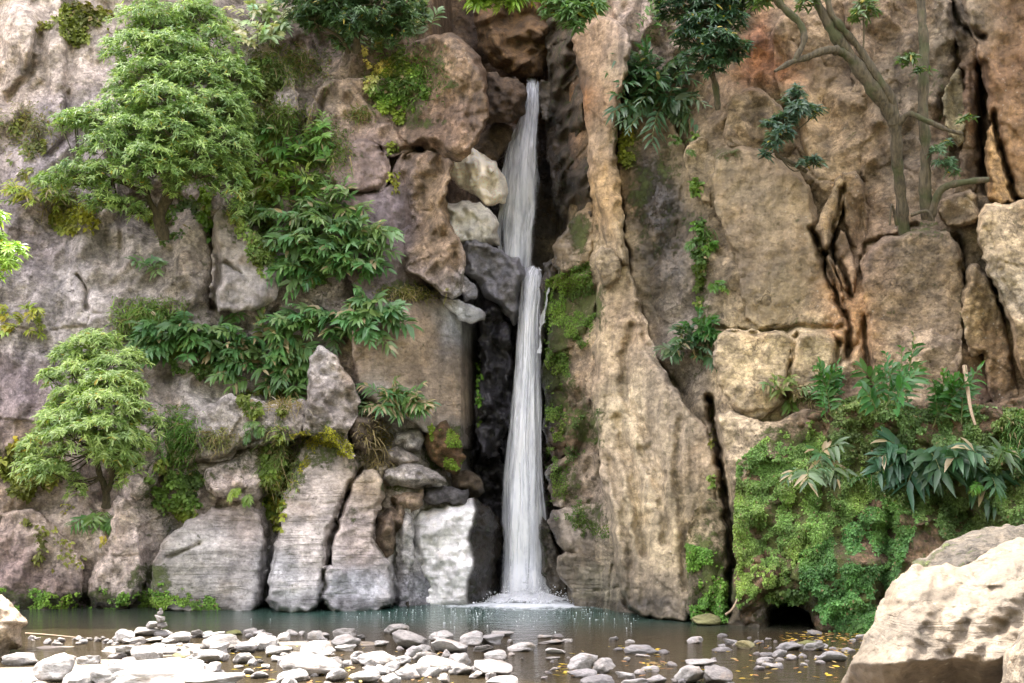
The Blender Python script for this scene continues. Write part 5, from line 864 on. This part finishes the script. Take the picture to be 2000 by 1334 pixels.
# bare trunks on the upper right
tree('bare_tree', 'tall forked mossy tree trunk climbing the upper right cliff with a branch reaching left', [[(1768,470,25.6,11),(1760,400,25.4,9.5),(1752,310,25.1,9),(1745,240,24.8,11),(1705,170,24.6,12),(1662,112,24.5,10),(1625,60,24.4,8),(1590,-10,24.4,7),(1575,-60,24.4,6)],
  [(1745,245,24.8,9),(1735,185,24.6,9),(1700,130,24.5,7.5),(1668,85,24.4,6),(1640,50,24.3,6),(1620,20,24.3,5),(1612,-40,24.3,4)],[(1690,145,24.55,8),(1650,106,24.4,7),(1615,98,24.2,6.5),(1575,112,24.1,6),(1548,120,24,5),(1512,140,23.9,2.5)],[(1553,116,24,4.5),(1570,80,24,5.5),(1560,45,24,6),(1530,15,24,6),(1500,-20,24,5)],
  [(1750,250,24.8,6),(1775,222,24.6,5),(1810,235,24.5,4.5),(1850,255,24.4,3.5),(1880,262,24.4,2)],[(1684,95,24.4,1.6),(1686,40,24.3,1.4),(1684,15,24.3,1)],[(1752,440,25.4,3),(1742,400,25.2,2),(1738,440,25.2,1.5)]],
 [(1690,12,16,9,24.3,.2),(1672,32,10,7,24.2,.2),(1695,25,12,6,24.2,.2),(1770,118,16,8,24.4,.2),(1800,140,14,6,24.4,.2),(1890,235,18,7,24.4,.2),(1580,5,22,10,24.2,.3),(1490,-5,30,14,24,.4)], dens=1.0, limbs=False, col=(.05, .09, .03), col2=(.10, .16, .05), L=.2, W=.05)
tree('bare_tree', 'straight grey tree trunk standing right of the forked one on the upper right cliff', [[(1815,425,25.3,13),(1806,370,25.1,10),(1808,300,25,9),(1802,200,24.9,8.5),(1804,100,24.8,9),(1798,0,24.8,9),(1795,-60,24.8,8)],[(1818,430,25.2,8),(1835,375,24.9,6),(1870,358,24.7,5.5),(1930,352,24.6,5)],[(1780,420,25.2,3),(1810,412,25,3),(1822,428,25,2)]],
 [(1832,295,16,8,24.8,.2),(1845,320,18,10,24.8,.2),(1862,335,12,6,24.8,.15),(1850,280,8,5,24.8,.15)], dens=1.0, limbs=False, col=(.05, .10, .05), col2=(.10, .17, .09), L=.18, W=.04)
# overhanging branches at the top edge
tree('overhanging_branch', 'bright green leafy branch hanging into the frame above the gorge left of centre', [[(900,-120,27.5,6),(930,-60,27,4),(960,-20,26.8,3)]], [(940,-5,30,14,26.8,.4),(985,-8,36,16,26.7,.4),(1030,-12,30,14,26.9,.4),(960,-50,70,28,27,.6)], col=(.13, .24, .03), col2=(.30, .42, .08), L=.24, W=.07, dens=1.3, cat='branch')
tree('overhanging_branch', 'glossy leafy branch hanging in front of the pillar top above the gorge', [[(1180,-120,27.5,6),(1150,-60,27,4),(1130,-10,26.8,3)]], [(1085,18,24,14,26.7,.4),(1120,30,30,16,26.5,.4),(1160,15,22,14,26.6,.3),(1110,-10,50,16,26.7,.4),(1150,-40,60,26,26.9,.5),(1125,52,14,7,26.5,.2)], col=(.08, .16, .05), col2=(.20, .30, .12), L=.24, W=.07, dens=1.25, cat='branch')
tree('overhanging_branch', 'yellow green leafy branch tip entering at the left edge of the frame', [[(-420,560,29.5,7),(-240,480,26.5,6),(-80,470,24,4),(-40,490,23.8,3),(-10,500,23.6,2)]], [(15,490,34,12,23.4,.3),(5,515,22,14,23.4,.3),(-5,545,16,12,23.4,.3),(-20,470,30,20,23.6,.3),(-2,425,10,12,23.6,.2)], col=(.22, .36, .06), col2=(.42, .55, .16), L=.2, W=.05, dens=1.3, cat='branch')
# ------------------------------------------------------------------ broad leaved ginger plants
GP = 'ginger plants growing on the cliff ledges'
GI = [
 ('hanging mass of dark glossy ginger leaves between the two left cliff faces', 655,500,85,70, 46, dict(ln=1.15)),
 ('drooping ginger plant directly above the pointed rock spire', 640,645,90,26, 24, dict(ln=1.0)),
 ('ginger plant trailing right of the rock spire under the big hanging mass', 725,620,36,36, 14, dict(ln=1.0)),
 ('broad ginger clump between the lower left tree and the spire', 362,670,72,42, 28, dict(ln=.95)),
 ('ginger clump spilling down left of the rock spire with dry stalks', 520,705,70,46, 26, dict(ln=.95, dead=.10)),
 ('light green ginger plant below the grassy ledge beside the big tree', 585,290,52,40, 15, dict(L=.34, W=.085, ln=.85, col=(.09,.19,.045))),
 ('yellow tinged ginger plant in the middle of the left cliff gully', 560,370,46,40, 14, dict(L=.34, W=.085, ln=.85, col=(.12,.21,.04), dead=.06)),
 ('bright ginger shoots above the big hanging mass', 640,410,44,34, 14, dict(L=.36, W=.09, ln=.85, col=(.08,.16,.05))),
 ('ginger plant with bleached straw leaves on the boulder pile ledge', 775,790,52,22, 18, dict(L=.34, W=.08, ln=.8, dead=.28)),
 ('pale leaved plant at the top beside the large tree', 508,66,36,40, 16, dict(L=.36, W=.13, ln=.8, col=(.28,.36,.24))),
 ('upright ginger shoots with silvery leaves on the ledge above the overhanging rock', 800,62,50,22, 18, dict(L=.34, W=.11, ln=.85, col=(.16,.24,.14), upright=True)),
 ('dark ginger plant drooping off the upper right pillar with long fronds', 1270,185,50,50, 24, dict(L=.40, W=.09, ln=1.15, col=(.035,.085,.035))),
 ('ginger leaves hanging lowest on the upper right pillar', 1290,205,40,20, 9, dict(L=.36, W=.095, ln=1.3, col=(.06,.12,.06), up=-.2)),
 ('fresh upright ginger shoots on top of the right pillar', 1275,75,40,22, 8, dict(L=.34, W=.085, ln=1.0, col=(.08,.17,.04), upright=True)),
 ('ginger plant in the crevice of the right pillar with grey hanging fronds', 1352,680,30,28, 12, dict(L=.3, W=.075, ln=.75, col=(.05,.10,.055), dead=.12)),
 ('dark green crown of ginger above the grey fronds in the crevice', 1365,655,24,14, 8, dict(L=.3, W=.085, ln=.65, col=(.035,.11,.025))),
 ('small ginger plant with bleached tips on the tan block ledge', 1535,770,24,14, 8, dict(L=.28, W=.07, ln=.6, col=(.12,.18,.06), dead=.3)),
 ('tall ginger stand left of centre on the mossy right bank', 1610,800,34,26, 12, dict(L=.36, W=.10, ln=.95, col=(.035,.115,.03), upright=True)),
 ('tallest ginger stand on the mossy right bank with red stems', 1745,790,42,44, 16, dict(L=.38, W=.11, ln=1.15, col=(.035,.115,.03), upright=True)),
 ('ginger stand with one bright spear leaf near the hanging root', 1850,815,36,28, 13, dict(L=.36, W=.10, ln=.95, col=(.04,.12,.03), upright=True)),
 ('huge drooping ginger fronds overhanging the dark hollow of the mossy bank', 1815,895,80,24, 9, dict(L=.5, W=.14, ln=1.1, nl=14, col=(.035,.085,.045), up=.1, D=21.6)),
 ('ginger plant drooping at the right edge of the mossy bank', 1960,905,60,30, 6, dict(L=.42, W=.11, ln=.8, col=(.035,.09,.035))),
 ('withering ginger shoot on the left of the mossy bank with pale dead leaves', 1585,905,34,30, 5, dict(L=.36, W=.09, ln=.8, col=(.06,.12,.06), dead=.3, up=-.1)),
 ('small green ginger plant hanging low by the lower left tree trunk', 200,1005,24,10, 6, dict(L=.34, W=.07, ln=.7, col=(.08,.17,.04), up=-.2)),
 ('single broad leaved seedling above the grassy slope on the left cliff', 292,522,14,8, 5, dict(L=.3, W=.10, ln=.45, col=(.10,.18,.09), nl=5)),
 ('light green ginger thicket high in the left gully under the long grass', 600,300,60,46, 16, dict(L=.3, W=.08, ln=.7, col=(.11,.21,.06), upright=True)),
 ('ginger plants filling the left gully beside the violet rock face', 560,430,50,36, 14, dict(L=.32, W=.085, ln=.8, col=(.09,.18,.06))),
 ('small upright ginger row on the ledge top left of the gorge', 715,100,60,26, 16, dict(L=.28, W=.09, ln=.6, col=(.12,.20,.08), upright=True)),
 ('ginger plant low in front of the left spire base', 560,745,40,26, 12, dict(L=.34, W=.09, ln=.7, dead=.08)),
 ('yellow green leafy clump alone on the far left cliff face', 45,625,36,34, 12, dict(L=.2, W=.06, ln=.4, col=(.20,.24,.04), dead=.1)),
 ('loose yellow green plant under the left branches of the large tree', 75,385,60,20, 14, dict(L=.28, W=.06, ln=.7, col=(.20,.28,.05), dead=.12)),
]
for lb, x, y, rx, ry, n, k in GI:
    k = dict(k); k.setdefault('dead', .03)
    if 'D' in k: k['D'] = None
    ginger(lb, x, y, rx, ry, n, group=GP, **k)
# ------------------------------------------------------------------ ferns
FG = 'ferns of the mossy cliff foot'
for lb, x, y, n, c, ln in [('long dark fern hanging left below the huge ginger fronds', 1705,925,6,(.04,.11,.02),.75), ('bright fern beside the huge ginger fronds', 1775,920,6,(.07,.17,.03),.7), ('light green fern at the right end of the mossy bank', 1930,945,6,(.10,.22,.05),.5),
   ('yellow green fern low in the gully left of the striped rocks', 470,960,6,(.14,.24,.04),.45), ('fern fronds hanging in the vertical crevice of the right pillar', 1330,285,7,(.06,.13,.03),.5), ('small fern lower in the same right pillar crevice', 1372,480,6,(.07,.17,.03),.4),
   ('fern growing in the crevice beside the orange stained stone', 1405,560,6,(.07,.15,.03),.4), ('feathery fern on the left gully wall above the yellow green one', 500,830,6,(.08,.15,.04),.45)]:
    ginger(lb, x, y, 16, 10, n, L=.13, W=.03, ln=ln, nl=30, col=c, up=.2, name='fern', cat='fern', group=FG, dead=0, grav=1.6)
# ------------------------------------------------------------------ grass
for lb, x, y, rx, ry, n, L, c, dry in [
 ('bright grass tuft on the slope between seedling and ginger clump', 290,625,60,34,2200,.32,(.17,.27,.06),.12), ('long grass on the ledge right of the large tree', 540,235,70,34,1800,.35,(.16,.24,.05),.2), ('grass and dry straw below the pale leaved plant', 560,130,70,34,1800,.32,(.14,.20,.05),.3),
 ('small straw tuft in the middle of the upper left cliff', 705,225,24,14,300,.26,(.14,.20,.05),.5), ('feathery grass hanging on the left of the striped rock', 548,905,30,56,1500,.36,(.20,.27,.08),.3), ('green grass in the gully below the lower left tree', 350,860,36,54,1500,.34,(.12,.24,.04),.12),
 ('thin grass on the tan ledge of the right cliff', 1580,780,40,8,260,.22,(.12,.16,.05),.4), ('tall reed like grass at the right edge of the bank', 1985,855,26,34,500,.5,(.07,.15,.03),.05), ('grass fringe on the curved ledge left of the waterfall', 800,575,60,14,600,.26,(.20,.20,.05),.45),
 ('grass patch under the overhanging ledge plants', 790,150,66,50,1800,.28,(.10,.18,.03),.1), ('dry stalks hanging beside the boulder pile', 735,870,26,40,300,.7,(.26,.20,.13),.9), ('dry bleached stalks below the ginger clump left of the spire', 560,790,30,16,200,.6,(.30,.26,.2),.9),
 ('grass on the slope right of the large tree trunk', 640,290,40,50,1200,.3,(.13,.20,.05),.25), ('faded grass tuft at the far left under the branches', 130,400,50,30,600,.3,(.18,.22,.06),.35), ('pale grass at the upper left among creepers', 60,250,50,40,700,.28,(.20,.22,.09),.45), ('grass clump on the left gully rim', 420,860,40,20,500,.26,(.20,.22,.07),.4),
 ('small green tuft on the right pillar crevice', 1380,470,10,20,200,.25,(.08,.16,.03),.05)]:
    grass(lb, x, y, rx, ry, n, L, c, dry, group='grass tufts on the cliff ledges')
# ------------------------------------------------------------------ creepers and ground cover
CG = 'creepers on the left cliff'
for lb, x, y, rx, ry, n, L, c, k in [
 ('olive creeper patch at the top of the left cliff', 150,45,85,50,2600,.13,(.13,.15,.03),{}), ('small leaved creeper filling the gully right of the large tree', 500,330,60,120,8000,.13,(.11,.18,.04),dict(thr=-.15)), ('dense creeper strip running down to the hanging ginger mass', 520,480,45,70,2400,.10,(.10,.16,.04),{}),
 ('mixed creeper covering the wall behind the hanging ginger mass', 600,480,60,110,3600,.13,(.08,.14,.03),dict(thr=.0)), ('creeper trailing down the gully between grass and ginger', 590,340,50,90,3600,.13,(.11,.18,.04),{}), ('dark creeper in the shadowed hollow under the large tree', 350,430,90,50,1800,.13,(.07,.12,.025),{}), ('leafy creeper over the brow of rock right of the large tree crown', 520,160,50,60,3600,.14,(.10,.17,.04),dict(thr=-.12)), ('creeper veil behind the broad ginger clump', 400,690,120,50,4200,.12,(.09,.15,.035),dict(thr=-.02)), ('creeper under the ginger clump left of the spire', 520,790,70,40,2600,.12,(.10,.16,.035),{}), ('bright ivy curtain on the trunk of rock under the large tree', 402,430,14,70,900,.16,(.08,.17,.02),{}), ('yellowish creeper bush at the left edge below the lower tree', 60,920,80,70,3600,.16,(.17,.19,.03),{}),
 ('dense round leaved creeper in the gully below the lower left tree', 345,950,62,80,5200,.13,(.10,.17,.035),{}), ('creeper climbing the gully left of the striped rock', 540,920,36,120,3600,.14,(.11,.17,.03),{}), ('yellow green creeper edging the striped rock', 545,1000,16,110,1100,.14,(.20,.22,.03),{}),
 ('thin creeper scattered over the brown rock near the pool at left', 120,1050,120,90,1500,.12,(.17,.18,.04),dict(thr=.18)), ('white flecked creeper by the overhanging ledge', 735,135,44,56,2400,.11,(.30,.34,.16),dict(thr=-.1)), ('creeper cascade under the ledge grass beside the overhanging rock', 785,165,70,80,5200,.12,(.10,.18,.03),dict(thr=-.12)),
 ('thin creeper strings on the violet grey face', 765,330,22,80,500,.10,(.14,.19,.03),dict(thr=.1)), ('creeper cushion below the grassy ledge left of centre', 480,420,40,60,1800,.09,(.12,.18,.05),{}), ('creeper on the slope above the broad ginger clump', 320,650,90,34,2200,.11,(.10,.16,.03),{}), ('sparse creeper on the far upper left rock', 50,300,60,90,1100,.13,(.15,.18,.05),dict(thr=.08)),
 ('creeper under the large tree at its left foot', 150,430,70,40,1500,.13,(.13,.17,.03),{}), ('creeper fringe hanging over the cave mouth', 1545,1166,60,16,1400,.09,(.08,.15,.04),{}), ('hanging creeper in the recess above the tan buttress', 1235,150,22,55,1600,.11,(.06,.11,.03),{}), ('fern like creeper running down the right pillar crevice', 1362,430,16,190,2000,.13,(.07,.14,.025),{}),
 ('yellow mossy creeper below the upper right ginger plant', 1225,290,24,50,1100,.10,(.15,.17,.02),{}), ('creeper on the narrow ledge of the tan buttress foot', 1390,880,8,120,300,.10,(.10,.15,.03),dict(thr=.1)), ('moss like creeper strip on the brown wall left of the black gorge rock', 935,760,10,90,300,.12,(.08,.18,.02),dict(thr=.05))]:
    creeper(lb, x, y, rx, ry, n, L, c, group=CG if x < 1000 else 'creepers on the right cliff', **k)
def cover(label, poly, n, L, c, **k): return creeper(label, 0, 0, 1, 1, n, L, c, name='ground_cover', stuff=True, poly=poly, **k)
cover('light green ground cover over the mossy bank', [(1440,900),(1500,850),(1590,820),(1640,900),(1700,880),(1720,960),(1640,1040),(1560,1080),(1540,1140),(1490,1150),(1440,1190),(1432,1050)], 56000, .045, (.15,.25,.07), thr=-.16, th=.035)
cover('deep green ground cover round the cave', [(1560,1080),(1640,1040),(1730,960),(1800,1000),(1760,1100),(1720,1240),(1620,1240),(1590,1190),(1565,1150)], 42000, .055, (.09,.20,.06), thr=-.16, th=.05)
cover('ground cover at the top and right of the mossy bank', [(1600,800),(1700,760),(1800,800),(1900,790),(2010,800),(2010,1040),(1860,1060),(1780,1000),(1700,960),(1640,900)], 46000, .06, (.11,.18,.06), thr=-.12, th=.09)
cover('green moss growth on the wall right of the waterfall', [(1065,545),(1150,510),(1165,600),(1150,670),(1110,700),(1115,760),(1100,900),(1068,900),(1062,700)], 16000, .045, (.10,.175,.03), thr=.02, th=.07)
cover('green moss growth on the blocks at the right foot of the waterfall', [(1070,790),(1170,780),(1170,860),(1120,900),(1140,1000),(1190,1020),(1190,1050),(1140,1050),(1060,1000)], 7000, .045, (.08,.14,.03), thr=.08, th=.05)
cover('green growth on the lower buttress by the crack', [(1340,1060),(1400,1080),(1424,1130),(1420,1215),(1350,1216)], 9000, .055, (.11,.23,.04), thr=-.1, th=.07)
cover('bright algae band at the left waterline', [(-20,1150),(60,1145),(120,1165),(190,1145),(260,1160),(330,1130),(420,1170),(430,1190),(-20,1190)], 7000, .055, (.13,.24,.04), thr=.03, th=.05)
cover('yellow moss on top of the striped rock', [(560,850),(640,830),(690,870),(690,895),(620,880),(585,940),(556,960)], 5000, .045, (.26,.27,.03), thr=-.05, th=.04)
cover('green moss on the round boulder by the pile', [(835,830),(868,826),(895,850),(908,890),(900,918),(870,915),(848,880)], 3000, .05, (.13,.22,.03), thr=0, th=.04)
# fallen yellow leaves on the water and the right shore
def fallen(n, rg, lbl):
    x = np.concatenate([RNG.uniform(a, b, m) for a, b, c, d, m in rg]); y = np.concatenate([RNG.uniform(c, d, m) for a, b, c, d, m in rg]); m = len(x)
    b = P(x, y, gz(y)); b[:, 2] = .012 + RNG.uniform(0, .03, m); a = RNG.uniform(0, 6.28, m); d = np.stack([np.cos(a), np.sin(a), 0 * a], -1)
    c = np.array([[.45, .31, .03], [.26, .13, .05], [.36, .26, .10]])[RNG.integers(0, 3, m)] * RNG.uniform(.7, 1.2, (m, 1)); Lv = Leaves(); Lv.add(b, d, np.tile([0, 0, 1.], (m, 1)) + RNG.normal(size=(m, 3)) * .25, RNG.uniform(.08, .16, m), RNG.uniform(.03, .06, m), c, -.1)
    tag(Lv.build('fallen_leaves', M_LEAF_DULL, None), lbl, kind='stuff')
fallen(0, [(1530,1690,1238,1256,110),(1620,1690,1270,1290,30),(1100,1500,1262,1330,40),(1090,1120,1300,1325,25),(1260,1300,1296,1312,30),(240,900,1262,1340,160),(1440,1680,1256,1330,60)], 'yellow and brown fallen leaves on stream and shore')
# driftwood and the root hanging on the right cliff
def stick(label, pts, r, name='driftwood_stick', cat='stick', n=6):
    a = np.array(pts, float); q = curve(P(a[:, 0], a[:, 1], a[:, 2]), n); T = Tubes(); T.add(q, np.linspace(r, r * .5, len(q)), 7); o = T.build(name, M_WOOD, None); return tag(o, label, cat)
s = NT('dry_wood'); b_ = s.n('ShaderNodeBsdfPrincipled'); s.l(s.mix(s.noise(s.pos((3, 3, 3)), 5, 4), (.20, .14, .08, 1), (.42, .32, .22, 1)), b_.inputs['Base Color']); b_.inputs['Roughness'].default_value = .85; s.l(b_.outputs[0], s.out.inputs[0]); M_WOOD = s.m
stick('thin bleached driftwood stick lying along the waterline beside the cream boulder', [(50,1237,gz(1240)),(95,1240,gz(1242)),(158,1246,gz(1246))], .022)
stick('pale hanging root at the right end of the mossy bank', [(1884,715,23.6),(1890,760,23.3),(1896,800,23.1),(1905,830,23.0)], .05, 'hanging_root', 'root')
stick('bent dead stem on the water edge among the small right stones', [(1418,1200,23.9),(1430,1190,23.8),(1440,1170,23.9)], .03)
